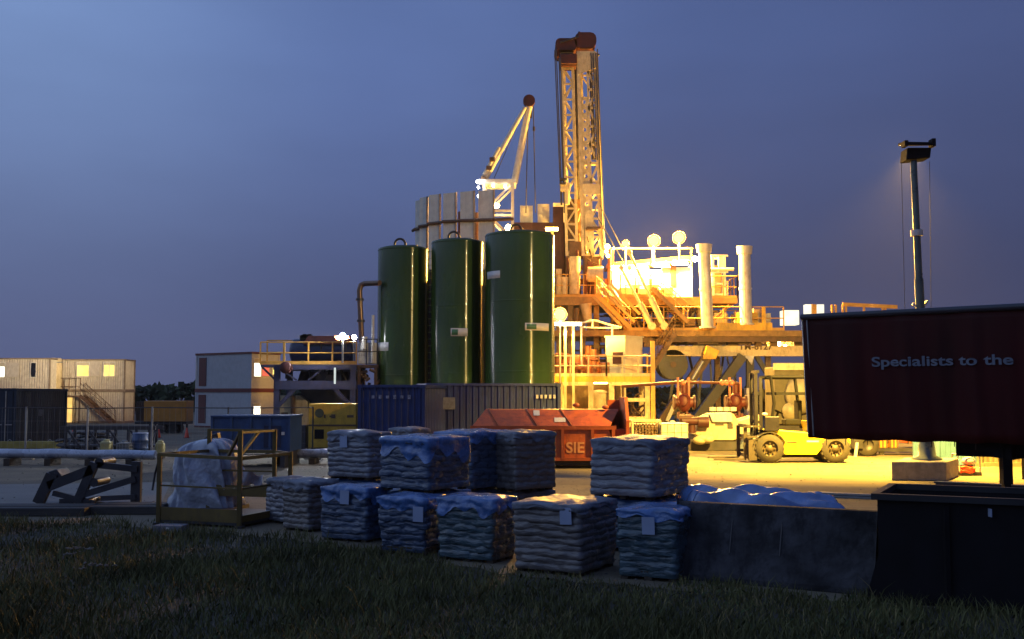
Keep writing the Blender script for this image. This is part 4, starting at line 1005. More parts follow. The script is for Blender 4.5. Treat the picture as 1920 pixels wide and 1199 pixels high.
# small framed tower right of the cabin
m = MB(L0); a = Rp(1337, 552, 1.5); b = Rp(1358, 480, 1.5)
for xx in (a.x, b.x):
    for yy in (0, 1.2): m.bar((xx, a.y + yy, zf), (xx, a.y + yy, b.z), .13)
for f in (.1, .35, .62, 1): zz = zf + (b.z - zf) * f; m.bar((a.x - .1, a.y, zz), (b.x + .2, a.y, zz), .1); m.bar((a.x, a.y + 1.2, zz), (b.x, a.y + 1.2, zz), .1)
m.bx(b.x - .3, b.x + .05, a.y - .05, a.y + .3, b.z - .9, b.z); m.tube((a.x - .2, a.y - .1, zf + 1.65), (b.x + .5, a.y - .1, zf + 1.65), .09, n=8); m.build('winch_frame', WHITE, rig)
m = MB(L0); m.bx(a.x + .1, b.x - .15, a.y + .2, a.y + .9, zf + .2, zf + 1.9); m.build('winch', BROWN, rig)
# substructure legs and struts
m = MB(L0); m.bar(Rp(1336, 655, -.2), Rp(1240, 792, -.2), .5, .5); m.build('strut', BROWN, rig)
m = MB(L0); m.bar(Rp(1392, 668, .2), Rp(1296, 800, .2), .5, .5); m.build('strut', DARK, rig)
m = MB(L0); m.bar(Rp(1275, 735, -.6), Rp(1250, 790, -.6), .2, .2); m.tube(Rp(1318, 678, -.4), Rp(1298, 712, -.4), .12, n=10); m.build('strut_rod', GALV, rig)
m = MB(L0); m.prism([Rp(1326, 648, -.6), Rp(1350, 658, -.6), Rp(1342, 674, -.6), Rp(1318, 674, -.6)][::-1], (0, .8, 0)); m.build('strut_bracket', YELLOW, rig, bevel=.03)
m = MB(L0); a = Rp(1406, 668, .5); m.bar(a, Rp(1406, 735, .5), .3, .4); m.bar(Rp(1418, 668, .5), Rp(1445, 712, .5), .25); m.build('column', DARK, rig)
m = MB(L0); m.bx(Rp(1402, 728).x, Rp(1418, 728).x, rz_ + .3, rz_ + 1, 0, Rp(1402, 728, .5).z); m.prism([Rp(1396, 668, .2), Rp(1414, 668, .2), Rp(1410, 684, .2)][::-1], (0, .4, 0)); m.build('column', WHITE, rig, label='white lower column')
for px in (1345, 1440, 1560, 1640):
    for d in (3, 5.6):
        m = MB(L0); q = Rp(px, 700, d); m.bar((q.x, q.y, 0), (q.x, q.y, zd - .35), .3); m.build('column', BROWN, rig)
m = MB(L0); q = Rp(1262, 684, .6); m.tube((q.x, rz_ + .6, q.z), (q.x, rz_ + 1.9, q.z), .72, n=26); m.tube((q.x, rz_ + .5, q.z), (q.x, rz_ + .6, q.z), .82, n=26); m.tube((q.x, rz_ + 1.9, q.z), (q.x, rz_ + 2.0, q.z), .82, n=26); m.build('cable_drum', DARK, rig)
m = MB(L0); m.tube((q.x, rz_ + .44, q.z), (q.x, rz_ + .5, q.z), .16, n=14); m.build('hub', BROWN, rig)
m = MB(L0); m.bar((q.x, rz_ + 1.2, q.z), (q.x, rz_ + 1.2, zd - .35), .3); m.build('drum_hanger', BROWN, rig)
# crowded lower body left under the drill floor
m = MB(L0); r1 = random.Random(21)
for px in (1048, 1070, 1092, 1118, 1150): q = Rp(px, 600, 1.0); m.bar((q.x, q.y, 0), (q.x, q.y, zf - .4), .34, .3)
m.build('column', DECKM, rig)
m = MB(L0)
for k in range(46):
    px = r1.uniform(1045, 1200); d = r1.uniform(.4, 3); zz = r1.uniform(zd - 2.2, zf - .6); q = Rp(px, 600, d)
    if k % 3 == 0: m.tube((q.x, q.y, zz - r1.uniform(.3, 1.0)), (q.x, q.y, zz), r1.uniform(.07, .2), n=8)
    elif k % 3 == 1: m.box((q.x, q.y, zz), (r1.uniform(.2, .8), .4, r1.uniform(.15, .5)))
    else: m.tube((q.x - r1.uniform(.3, .9), q.y, zz), (q.x + r1.uniform(.3, .9), q.y, zz), r1.uniform(.04, .1), n=8)
m.build('pipework', BROWN, rig)
m = MB(L0)
for px, y0, y1, r in ((1077, 482, 552, .3), (1058, 520, 552, .2), (1047, 505, 552, .16), (1122, 500, 552, .22)): m.tube(Rp(px, y1, .6), Rp(px + 1, y0, .6), r, r * 1.05, n=16)
m.tube(Rp(1102, 515, .2), Rp(1130, 515, .2), .42, n=18); m.tube(Rp(1098, 570, .5), Rp(1103, 606, .5), .35, .2, n=16)
m.build('floor_equipment', CREAM, rig)
m = MB(L0)
for k in range(18):
    px = r1.uniform(1043, 1145); q = Rp(px, 540, r1.uniform(.8, 2)); hh = r1.uniform(.6, 3.2); m.tube((q.x, q.y, zf), (q.x + r1.uniform(-.1, .1), q.y, zf + hh), r1.uniform(.05, .13), n=8)
    if k % 2: m.box((q.x, q.y - .2, zf + hh * .7), (r1.uniform(.2, .5), .3, r1.uniform(.2, .5)))
m.build('floor_pipes', REDV, rig)
m = MB(L0); m.bx(Rp(1040, 430).x, Rp(1060, 385).x, rz_ + 2.2, rz_ + 2.6, zf, Rp(1050, 388, 2.2).z); m.build('side_shield', RUST, rig)
r1 = random.Random(77)
for nm, mat, n_ in (('conduit', BROWN, 26), ('bracing', DECKM, 22), ('hydraulic_line', DARK, 18)):
    m = MB(L0)
    for k in range(n_):
        px = r1.uniform(1150, 1335); d = r1.uniform(.6, 4.5); q = Rp(px, 600, d); z0_ = zd + r1.uniform(0, .3); z1_ = zf - .45
        c_ = k % 4
        if c_ == 0: m.bar((q.x, q.y, zd), (q.x, q.y, z1_), r1.uniform(.1, .22))
        elif c_ == 1: m.bar((q.x, q.y, z0_), (q.x + r1.uniform(-1.4, 1.4), q.y, z1_), r1.uniform(.07, .15))
        elif c_ == 2: zz = r1.uniform(zd + .3, z1_); m.tube((q.x - r1.uniform(.4, 1.2), q.y, zz), (q.x + r1.uniform(.4, 1.2), q.y, zz), r1.uniform(.04, .09), n=7)
        else: m.box((q.x, q.y, zd + .4), (r1.uniform(.3, .8), .5, r1.uniform(.4, .9)))
    m.build(nm, mat, rig)
m = MB(L0)
for k in range(20):
    px = r1.uniform(1340, 1440); q = Rp(px, 600, r1.uniform(1, 4)); hh = r1.uniform(.4, 1.3)
    if k % 2: m.box((q.x, q.y, zd + hh / 2), (r1.uniform(.2, .7), .4, hh))
    else: m.tube((q.x, q.y, zd), (q.x, q.y, zd + hh), r1.uniform(.05, .14), n=8)
m.build('deck_equipment', CREAM, rig)
m = MB(L0)
for y_ in (2.2, 4.2): m.rail([(Rp(1160, 600, y_).x, rz_ + y_, zd), (Rp(1345, 600, y_).x, rz_ + y_, zd)], 1.2, .9, .03)
for y_ in (3.4, ): m.rail([(xa, rz_ + y_, zf), (Rp(1222, 600, y_).x, rz_ + y_, zf)], 1.3, .8, .03)
m.build('handrail', ORAIL, rig)
m = MB(L0)
for k in range(16):
    px = r1.uniform(1235, 1400); q = Rp(px, 700, r1.uniform(1.5, 5)); 
    if k % 3: m.bar((q.x, q.y, 0), (q.x + r1.uniform(-1.5, 1.5), q.y, zd - .4), r1.uniform(.08, .16))
    else: m.tube((q.x - 1.2, q.y, r1.uniform(.5, 2)), (q.x + 1.2, q.y, r1.uniform(.5, 2)), .07, n=7)
m.build('underdeck_pipe', DARK, rig)
# driller's cabin, open and lit
cz0, cz1 = zf, Rp(1310, 490).z
xc0, xc1 = Rp(1152, 500).x, Rp(1309, 500).x
cab = thing('driller_cabin', 'glowing white open-fronted cabin on the drill floor under three lamps', 'cabin', ((xc0 + xc1) / 2, rz_ + 3, zf))
m = MB(cab.location); yb0 = rz_ + 2.4
m.bx(xc0, xc1, yb0 + 1.9, yb0 + 2.0, zf, cz1); m.bx(xc1 - .1, xc1, yb0 - .4, yb0 + 1.9, zf, cz1); m.bx(xc0, xc0 + .1, yb0, yb0 + 1.9, zf + .9, cz1)
m.bx(xc1 - 1.7, xc1 - .1, yb0 - .3, yb0 - .2, zf, cz1 - .1); m.build('wall', pm('cabin_white', (.75, .72, .62), .5, var=.06), cab)
m = MB(cab.location); zr0, zr1 = Rp(1152, 493).z, Rp(1312, 478).z
m.prism([(xc0 - .2, yb0 - .6, zr0), (xc1 + .1, yb0 - .6, zr1), (xc1 + .1, yb0 - .6, zr1 + .2), (xc0 - .2, yb0 - .6, zr0 + .2)], (0, 2.8, 0)); m.build('roof', YELLOW, cab)
m = MB(cab.location)
for f in (.12, .38, .64, .88): x = xc0 + (xc1 - xc0) * f; m.tube((x - .45, yb0 + .4, zr0 + (zr1 - zr0) * f - .12), (x + .45, yb0 + .4, zr0 + (zr1 - zr0) * f - .12), .05, n=8)
m.build('strip_lamp', E_CAB, cab)
m = MB(cab.location); r1 = random.Random(5)
for k in range(9):
    q = Rp(r1.uniform(1165, 1255), 540, 2.2); m.box((q.x, q.y, zf + .3 + r1.uniform(0, .3)), (r1.uniform(.2, .7), .5, r1.uniform(.3, .6)))
m.box((Rp(1262, 510, 2.2).x, rz_ + 2.2, zf + 1.35), (.3, .3, 1.1)); m.build('control_desk', BROWN, cab)
m = MB(cab.location); m.bar((xc0 - .1, yb0 - .7, Rp(1150, 466, 1.7).z), (xc1, yb0 - .7, Rp(1310, 466, 1.7).z), .07)
for f in (.02, .5, .98): x = xc0 + (xc1 - xc0) * f; m.bar((x, yb0 - .7, zr0), (x, yb0 - .7, Rp(1150, 466, 1.7).z), .07)
m.build('lamp_rail', ORAIL, cab)
lz = 61.6
for px, py, r, lab, s in ((1173, 458, .21, 'smallest of three sodium lamps over the lit cabin, by the mast', 9000), (1226, 452, .34, 'glaring sodium lamp over the middle of the lit cabin', 15000), (1273, 446, .35, 'glaring sodium lamp over the lit cabin next to the exhaust stack', 15000)):
    fl = flood(px, py, lz, r, em('sodium_glass', (1., .56, .10), 5.5), lab, Rp(1230, 490).z, 'sodium lamps over the lit cabin', (0, -1, -.3), BROWN)
    g = P(px, py, lz); spot('sodium_beam', (g.x, lz - r * .9, g.z - .1), (.1, -.35, -1), s, (1., .56, .09), 112, r * .5, fl, .6); bulb((g.x, lz - r * .75, g.z), 17000 if r > .28 else 6500, (1., .50, .07), r * .3, fl)
m = MB(L0); m.ball(Rp(1303, 486, .6), .16, .16, .16); m.build('lamp', E_WHTS, rig)
m = MB(L0); r1 = random.Random(15)
for px, py, r in ((1139, 463, .14), (1137, 472, .09), (1151, 466, .07), (1140, 480, .1)): m.ball(Rp(px, py, .2), r, r, r)
m.build('lamp', E_SODS, rig)
m = MB(L0); q = Rp(1035, 430, -1.5); m.tube(q + V(-.32, 0, 0), q + V(.32, 0, 0), .09, n=10); lp = m.build('lamp', E_SODS, rig)
m = MB(L0); m.tube((q.x, q.y, zd), (q.x, q.y, q.z - .05), .06, n=8); m.build('lamp_post', ORAIL, rig)
# lit units on the deck, right
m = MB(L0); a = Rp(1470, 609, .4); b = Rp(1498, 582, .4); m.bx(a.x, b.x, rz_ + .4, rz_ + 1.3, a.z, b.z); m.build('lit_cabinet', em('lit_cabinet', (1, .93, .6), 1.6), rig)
m = MB(L0)
for x0, x1 in ((1511, 1521), (1533, 1545)): a = Rp(x0, 588, .6); b = Rp(x1, 571, .6); m.bx(a.x, b.x, a.y, a.y + .5, zd, b.z)
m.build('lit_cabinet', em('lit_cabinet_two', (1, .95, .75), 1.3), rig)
m = MB(L0); a = Rp(1523, 588, .6); b = Rp(1531, 571, .6); m.bx(a.x, b.x, a.y, a.y + .5, zd, b.z); m.build('cabinet', ORAIL, rig)
# sheeted lit bay under the deck at right
m = MB(L0); r1 = random.Random(2); a = Rp(1440, 700, 1.6); b = Rp(1530, 700, 1.6); n_ = 18; vs = []
for i in range(n_ + 1):
    x = a.x + (b.x - a.x) * i / n_; yy = rz_ + 1.8 + .12 * math.sin(i * 1.9)
    vs += [(x, yy, Rp(0, 668, 1.6).z), (x, yy, Rp(0, 641, 1.6).z)]
m.add(vs, [(2 * i, 2 * i + 2, 2 * i + 3, 2 * i + 1) for i in range(n_)]); o = m.build('canvas_screen', pm('amber_canvas', (.62, .46, .14), .7, var=.15), rig); o.modifiers.new('t', 'SOLIDIFY').thickness = .02
m = MB(L0); m.tube(Rp(1458, 668, 1.2), Rp(1458, 640, 1.2), .15, n=10); m.ball(Rp(1472, 650, .9), .1, .1, .1); m.build('lamp', em('bay_lamp', (1, .62, .18), 160), rig)
# ================================================================== service platform under the lamp
sz_ = 56.
def Vp(px, py, d=0): return P(px, py, sz_ + d)
zs = Vp(1100, 706).z; xa, xb = Vp(1036, 700).x, Vp(1227, 700).x
t = thing('service_platform', 'yellow lit steel platform on portal frames behind the orange skip', 'platform', ((xa + xb) / 2, sz_ + 1, 0)); L1 = t.location
m = MB(L1); m.bx(xa, xb, sz_, sz_ + 3, zs - .3, zs); m.build('deck', YELLOW, t)
m = MB(L1); m.rail([(xa, sz_ + .03, zs), (Vp(1137, 700).x, sz_ + .03, zs), (xb, sz_ + .03, zs)], Vp(1100, 668).z - zs, .85, .035, kick=True); m.build('handrail', CREAM, t)
m = MB(L1); m.rail([(xa, sz_ + 2.9, zs), (xb, sz_ + 2.9, zs)], 1.2, .85, .035); m.build('handrail', ORAIL, t)
for px in (1054, 1108, 1147, 1169, 1214):
    m = MB(L1); x = Vp(px, 720).x
    for d in (.15, 2.8): m.bar((x, sz_ + d, 0), (x, sz_ + d, zs - .3), .26)
    m.build('leg', CREAM, t)
m = MB(L1)
for p0, p1, y in ((1054, 1108, 720), (1147, 1220, 720), (1169, 1214, 750), (1169, 1214, 785)): m.bar(Vp(p0, y, -.02), Vp(p1, y, -.02), .18)
m.build('cross_beam', CREAM, t)
m = MB(L1); x = Vp(1223, 640).x; m.bar((x, sz_ - .1, 0), (x, sz_ - .1, Vp(1223, 640).z), .2); m.build('corner_post', ORAIL, t)
m = MB(L1); r1 = random.Random(31)
for k in range(40):
    q = Vp(r1.uniform(1044, 1135), 690, r1.uniform(.6, 2.4)); hh = r1.uniform(.5, 1.7)
    if k % 3 == 0: m.tube((q.x, q.y, zs), (q.x, q.y, zs + hh), r1.uniform(.06, .16), n=8)
    elif k % 3 == 1: m.tube((q.x - .3, q.y, zs + hh * .7), (q.x + .3, q.y, zs + hh * .7), r1.uniform(.05, .12), n=8)
    else: m.box((q.x, q.y, zs + hh * .4), (r1.uniform(.2, .5), .3, hh * .6))
m.build('manifold', pm('red_brown_manifold', (.28, .10, .04), .5, var=.5), t)
m = MB(L1); r1 = random.Random(33)
for k in range(26):
    q = Vp(r1.uniform(1172, 1212), 760, r1.uniform(.5, 2)); c = V(q.x, q.y, r1.uniform(.3, 2.0)); m.path([c + V(math.cos(a) * .35, 0, math.sin(a) * .5) for a in np.linspace(r1.uniform(0, 3), r1.uniform(3, 6), 7)], .04, 6)
m.build('hose', BROWN, t)
m = MB(L1); m.bx(Vp(1058, 730, 1.6).x, Vp(1140, 730, 1.6).x, sz_ + 1.6, sz_ + 1.75, .2, zs - .35); m.build('back_screen', DECKM, t)
m = MB(L1); q = Vp(1124, 742, .9); m.tube((q.x, q.y, .3), (q.x, q.y, q.z), .55, n=22); m.ball((q.x, q.y, q.z), .55, .55, .3); m.build('filter_pot', CREAM, t)
m = MB(L1)
for px in (1082, 1126): q = Vp(px, 718, .8); m.tube(q + V(-.35, 0, 0), q + V(.35, 0, 0), .06, n=8)
m.build('strip_lamp', em('under_platform_lamp', (1, .66, .2), 28), t)
m = MB(L1)
for k in range(6): y0_ = sz_ - 1.2 + k * .96; m.bx(xa - .04, xa, y0_, y0_ + .93, .1, 9.4)
for k in range(7): y0_ = sz_ - 1.22 + k * .96; m.bx(xa - .14, xa - .05, y0_, y0_ + .09, 0, 9.4)
m.build('lamp_block_plate', BROWN, t)  # unseen plate added to stop lamplight reaching the slate container
# cubicle on platform
a = Vp(1137, 705, .5); b = Vp(1172, 632, .5); c = Vp(1206, 705, 1.3)
t = thing('service_cubicle', 'pale boxy cubicle with small dark grille on the yellow platform', 'cubicle', (b.x, sz_ + 1.2, zs))
m = MB(t.location); zt = b.z
m.prism([(a.x, sz_ + .9, zs), (b.x, sz_ + .5, zs), (c.x, sz_ + 1.5, zs), (c.x - 1.0, sz_ + 1.9, zs)], (0, 0, zt - zs)); m.build('shell', pm('pale_cubicle_paint', (.60, .60, .50), .5, var=.08), t)
m = MB(t.location); g = V(a.x + .42 * (b.x - a.x), sz_ + .9 - .42 * .4 - .03, 0); m.box((g.x + .2, g.y - .06, zs + .95), (.55, .04, .6), Matrix.Rotation(-.36, 3, 'Z')); m.build('grille', RUST, t)
m = MB(t.location); m.prism([(a.x - .06, sz_ + .88, zt), (b.x, sz_ + .44, zt), (c.x + .08, sz_ + 1.5, zt), (c.x - 1.0, sz_ + 1.98, zt)], (0, 0, .07)); m.build('roof', pm('pale_cubicle_paint', (.6, .6, .5)), t)
# lamp with shade
t = flood(1050, 590, sz_ - .6, .34, em('sodium_glass', (1., .56, .10), 5.5), 'low glaring sodium lamp at the edge of the broadest green silo', 0, 'sodium lamp by the silo', (0, -1, -.3), BROWN)
m = MB(t.location)
a = Vp(1041, 608, -.7); b = Vp(1090, 608, -.7); m.bx(a.x, b.x, sz_ - .8, sz_ - .5, a.z - .06, a.z + .08); m.build('strip_lamp', E_STRIP, t)
m = MB(t.location)
for px in (1060, 1075): x = Vp(px, 660, -.7).x; m.bar((x, sz_ - .65, 0), (x, sz_ - .65, a.z - .06), .12)
m.build('post', CREAM, t)
g = P(1050, 590, sz_ - .6); spot('sodium_beam', (g.x, sz_ - .95, g.z - .1), (.15, -.4, -1), 9000, (1., .56, .09), 120, .2, t, .6); bulb((g.x, sz_ - .9, g.z), 9000, (1., .50, .07), .14, t)
# arched white pipe handrail above the cubicle
t = thing('pipe_arch', 'thin white arched pipe running from the strip lamp over the cubicle', 'pipe', (Vp(1150, 620, 1).x, sz_ + 1, zs))
m = MB(t.location)
m.path([Vp(x, y, 1) for x, y in ((1090, 606), (1108, 601), (1120, 602), (1145, 610), (1165, 615))], .05, 8); m.path([Vp(x, y, 1) for x, y in ((1088, 614), (1160, 616))], .04, 8)
for px, y0, y1 in ((1111, 602, 615), (1148, 611, 634)): m.tube(Vp(px, y0, 1), Vp(px, y1, 1), .05, n=8)
q = Vp(1090, 606, 1); m.tube((q.x, q.y, zs), q, .05, n=8); m.build('pipe_body', WHITE, t)

# ================================================================== yard plant between skip and forklift
def Yp(px, py, Y): return P(px, py, Y)
# red valves on one header pipe
def valve(px, ytop, ybot, Y, lab):
    q = Yp(px, ybot, Y); c = Yp(px, ytop, Y); t = thing('wellhead_valve', lab, 'valve', (q.x, Y, 0), 0, 'red valves on the header pipe')
    m = MB(t.location); zc = Yp(px, 755, Y).z
    m.tube((q.x, Y, 0), (q.x, Y, zc - .5), .2, n=12); m.ball((q.x, Y, zc), .33, .33, .46); m.tube((q.x - .42, Y, zc), (q.x + .42, Y, zc), .22, n=16); m.tube((q.x, Y, zc + .3), (q.x, Y, zc + .8), .14, n=12)
    for k in range(6): m.box((q.x - .3 + .12 * k, Y - .3, zc - .55 - .08 * (k % 3)), (.1, .3, .3))
    m.lathe([(.24, -.02), (.27, 0), (.24, .02)], (q.x - .1, Y - .35, zc + .1), 16, (.2, -1, 0)); m.build('valve_body', REDV, t)
    m = MB(t.location)
    for dx in (-.28, .2): m.tube((q.x + dx, Y - .1, zc), (q.x + dx, Y - .1, c.z), .055, n=8)
    m.build('stem', pm('coral_rod', (.42, .16, .09), .45), t)
    m = MB(t.location)
    for s in (-1, 1): m.tube((q.x + s * .40, Y, zc), (q.x + s * .48, Y, zc), .32, n=18)
    m.build('flange', RUST, t); return zc
valve(1283, 708, 790, 49, 'red wellhead valve with two upright rods beside the beige pump, nearer the skip')
valve(1380, 708, 785, 49.2, 'red wellhead valve above the beige pump, nearer the forklift')
t = thing('header_pipe', 'thin red pipe linking the two wellhead valves', 'pipe', (Yp(1280, 718, 49).x, 49, 0))
m = MB(t.location); m.tube(Yp(1165, 725, 49.3), Yp(1276, 717, 49), .07, n=8); m.tube(Yp(1276, 717, 49), Yp(1385, 719, 49.2), .06, n=8); m.build('pipe_body', REDV, t)
m = MB(t.location)
for px in (1280, 1354, 1362, 1372): m.ball(Yp(px, 718, 48.9), .13, .13, .13)
m.build('coupling', pm('coral_rod', (.42, .16, .09)), t)
m = MB(t.location)
for px in (1168, 1384): q = Yp(px, 722, 49.3); m.tube((q.x, q.y, 0), q, .06, n=8)
m.build('support', BROWN, t)
# pump
pz = 46.
t = thing('mud_pump', 'beige pump block with bolted white head, on a dark skid beside the forklift', 'pump', (Yp(1365, 840, pz).x, pz + 1, 0)); L2 = t.location
m = MB(L2); a = Yp(1302, 826, pz); pl = [(1304, 815), (1310, 790), (1330, 778), (1376, 776), (1384, 790), (1425, 778), (1428, 812), (1400, 818), (1375, 826), (1330, 826)]
m.prism([Yp(x, y, pz) for x, y in pl][::-1], (0, 1.5, 0)); m.build('pump_body', TANB, t, bevel=.03)
m = MB(L2); m.prism([Yp(x, y, pz - .15) for x, y in ((1330, 776), (1372, 774), (1374, 792), (1336, 792))][::-1], (0, 1.2, 0))
for k in range(4): q = Yp(1336 + k * 13, 771, pz + .2); m.tube(q, q + V(0, 0, .16), .14, n=10)
m.build('fluid_end', WHITE, t, bevel=.03)
m = MB(L2)
for px, py, l, r in ((1300, 790, 1.0, .17), (1285, 784, .5, .13), (1318, 792, .45, .24)): q = Yp(px, py, pz - .2); m.tube(q - V(l / 2, 0, 0), q + V(l / 2, 0, 0), r, n=14)
m.tube(Yp(1297, 812, pz - .1), Yp(1297, 788, pz - .1), .16, n=12); m.build('suction_pipe', RUST, t)
m = MB(L2)
for px, py in ((1318, 822), (1312, 826), (1326, 824)): m.ball(Yp(px, py, pz - .4), .3, .3, .18)
m.build('guard', TANB, t)
m = MB(L2); m.box(Yp(1369, 799, pz - .02), (.22, .03, .22)); m.box(Yp(1349, 796, pz - .02), (.35, .03, .08)); m.build('plate', DARK, t)
m = MB(L2); a = Yp(1296, 842, pz); b = Yp(1432, 842, pz); m.bx(a.x, b.x, pz + .05, pz + 1.6, .02, Yp(1300, 828, pz).z); m.build('skid', DARK, t)
m = MB(L2); a = Yp(1384, 812, pz - .5); b = Yp(1428, 842, pz - .5); m.prism([(a.x, pz - .5, b.z), (b.x, pz - .5, b.z), (b.x, pz - .5, a.z + .1), (a.x + .4, pz - .5, a.z)], (0, .4, 0)); m.build('belt_guard', pm('slate_blue_guard', (.10, .13, .17), .5), t)
t = tote(1240, 1290, 790, 850, 44.5, 'pale yellow caged liquid tote between the orange skip and the pump', 'tote', POLYW, 'liquid_tote')
a = Yp(1186, 790, 44.8); b = Yp(1238, 790, 44.8)
t = thing('pipe_crate', 'pale framed crate of pipe ends beside the caged tote', 'crate', ((a.x + b.x) / 2, 45.3, 0))
m = MB(t.location)
for x in (a.x, b.x):
    for y in (44.8, 45.9): m.bar((x, y, 0), (x, y, a.z), .08)
for z in (.12, a.z):
    for y in (44.8, 45.9): m.bar((a.x, y, z), (b.x, y, z), .08)
    for x in (a.x, b.x): m.bar((x, 44.8, z), (x, 45.9, z), .08)
m.build('frame', CREAM, t)
m = MB(t.location); r1 = random.Random(8)
for i in range(7):
    for j in range(8):
        x = a.x + .1 + (b.x - a.x - .2) * (i + .5) / 7; z = .2 + (a.z - .3) * (j + .5) / 8; m.tube((x, 44.85 + r1.uniform(0, .1), z), (x, 45.8, z), .055, n=8)
m.build('pipe_end', BROWN, t)
# beige tanker bodies behind the forklift
t = thing('cement_unit', 'beige machinery unit with round white drum behind the forklift mast', 'machine', (Yp(1490, 800, 50).x, 51, 0))
m = MB(t.location); a = Yp(1456, 690, 50); b = Yp(1530, 690, 50); m.bx(a.x, b.x, 50.4, 52.4, 1.0, Yp(1480, 688, 50).z); m.build('housing', pm('dull_beige', (.085, .072, .04), .6, var=.25), t, bevel=.03)
m = MB(t.location); m.bx(a.x - .05, b.x, 50.3, 50.45, Yp(1480, 690, 50).z - .1, Yp(1480, 681, 50).z); m.build('roof_edge', CREAM, t)
m = MB(t.location); q = Yp(1505, 740, 50); m.ball((q.x, 50.3, q.z), .75, .5, .9); q2 = Yp(1484, 772, 50); m.ball((q2.x, 50.2, q2.z), .38, .3, .42); m.build('drum', pm('dusty_drum', (.26, .23, .15), .5, var=.2), t)
m = MB(t.location); m.bx(a.x + .1, b.x, 50.6, 52.2, .3, 1.0)
for x in (a.x + .4, b.x - .4): m.bx(x - .12, x + .12, 50.7, 52.1, 0, .3)
m.build('skid', DARK, t)

# ================================================================== forklift
fz_ = 38.
def Fp(px, py, d=0): return P(px, py, fz_ + d)
t = thing('forklift', 'big yellow forklift truck side-on, half hidden by the dark red trailer', 'forklift', (Fp(1500, 866).x, fz_ + .9, 0)); L3 = t.location
Wd = 1.8
m = MB(L3); pl = [(1433, 807), (1452, 806), (1522, 812), (1545, 812), (1545, 836), (1532, 853), (1472, 853), (1464, 838), (1456, 822), (1445, 812)]
m.prism([Fp(x, y) for x, y in pl][::-1], (0, Wd, 0)); m.build('body', LEMON, t, bevel=.03)
m = MB(L3); pl = [(1522, 790), (1590, 795), (1596, 830), (1590, 846), (1560, 810), (1540, 822), (1530, 812)]
m.prism([Fp(x, y, .05) for x, y in pl][::-1], (0, Wd - .1, 0)); m.build('counterweight', LEMON, t, bevel=.05)
m = MB(L3); pl = [(1545, 816), (1556, 824), (1553, 838), (1545, 844)]; m.prism([Fp(x, y, -.02) for x, y in pl][::-1], (0, .4, 0)); m.build('rear_step', ORANGE, t, bevel=.02)
m = MB(L3); m.box(Fp(1485, 829, -.01), (.36, .02, .05)); m.build('handle', DARK, t)
m = MB(L3); m.box(Fp(1524, 828, -.01), (.42, .02, .06)); m.build('decal', LABEL, t)
def wheel(px, py, r, d0, d1, par=None):
    c = Fp(px, py); w = MB(L3); prof = [(r * .55, 0), (r * .93, .02), (r, .08), (r, d1 - d0 - .08), (r * .93, d1 - d0 - .02), (r * .55, d1 - d0)]
    w.lathe(prof, (c.x, fz_ + d0, r + .005), 32, (0, 1, 0)); wo = w.build('wheel', RUBBER, t)
    h = MB(L3)
    for k in range(18):
        q = 2 * math.pi * k / 18; h.box((c.x + math.cos(q) * r * .99, fz_ + (d0 + d1) / 2, r + .005 + math.sin(q) * r * .99), (.05, (d1 - d0) * .8, .07), Matrix.Rotation(-q, 3, 'Y'))
    h.build('tread', RUBBER, wo)
    h = MB(L3); h.lathe([(r * .56, .03), (r * .5, .12), (r * .25, .10), (r * .2, .03), (0, .03)], (c.x, fz_ + d0, r + .005), 24, (0, 1, 0))
    for k in range(8): q = 2 * math.pi * k / 8; h.tube((c.x + math.cos(q) * r * .36, fz_ + d0 + .08, r + math.sin(q) * r * .36), (c.x + math.cos(q) * r * .36, fz_ + d0 + .03, r + math.sin(q) * r * .36), .03, n=6)
    h.build('rim', pm('dusty_rim', (.06, .045, .028), .6), wo)
wheel(1443, 840, .50, -.08, .38); wheel(1567, 840, .50, -.05, .38); wheel(1443, 840, .50, 1.45, 1.9); wheel(1567, 840, .50, 1.45, 1.9)
m = MB(L3)
for k in range(9):
    q = math.radians(20 + k * 16); q2 = math.radians(20 + (k + 1) * 16); c = Fp(1443, 840); R = .57
    a = V(c.x + math.cos(q) * R, fz_ + .15, .5 + math.sin(q) * R); b = V(c.x + math.cos(q2) * R, fz_ + .15, .5 + math.sin(q2) * R); m.bar(a, b, .46, .03)
m.build('mudguard', DARK, t)
m = MB(L3); zt = Fp(1470, 702).z; xm0 = Fp(1421, 800).x
for yy in (.45, 1.25):
    for dx in (0, .16): m.bar((xm0 + dx + .05, fz_ + yy, .2), (xm0 + dx + .05, fz_ + yy, zt + .05 - dx), .12, .1)
m.tube((xm0 + .1, fz_ + .85, .3), (xm0 + .1, fz_ + .85, zt), .07, n=10)
for z in (.5, 1.4, 2.4, zt + .1): m.bar((xm0 + .12, fz_ + .4, z), (xm0 + .12, fz_ + 1.3, z), .1)
m.build('mast', pm('violet_black_mast', (.007, .006, .013), .45, var=.3), t)
m = MB(L3); a = Fp(1400, 800); b = Fp(1420, 860)
for yy in (.25, 1.45): m.bar((a.x, fz_ + yy, a.z), (a.x, fz_ + yy, .15), .07, .12); m.bx(a.x - 1.1, a.x, fz_ + yy - .07, fz_ + yy + .07, .10, .16)
for z in (.25, .9, a.z): m.bar((a.x + .1, fz_ + .1, z), (a.x + .1, fz_ + 1.7, z), .1, .12); m.bar((a.x, fz_ + .12, z), (b.x + .2, fz_ + .12, z), .06)
m.box((a.x + .2, fz_ + .1, .45), (.28, .2, .7)); m.build('carriage', pm('dusty_carriage', (.05, .04, .03), .6, var=.3), t)
m = MB(L3); c0, c1 = Fp(1440, 700).x, Fp(1508, 700).x; zb = Fp(1450, 806).z
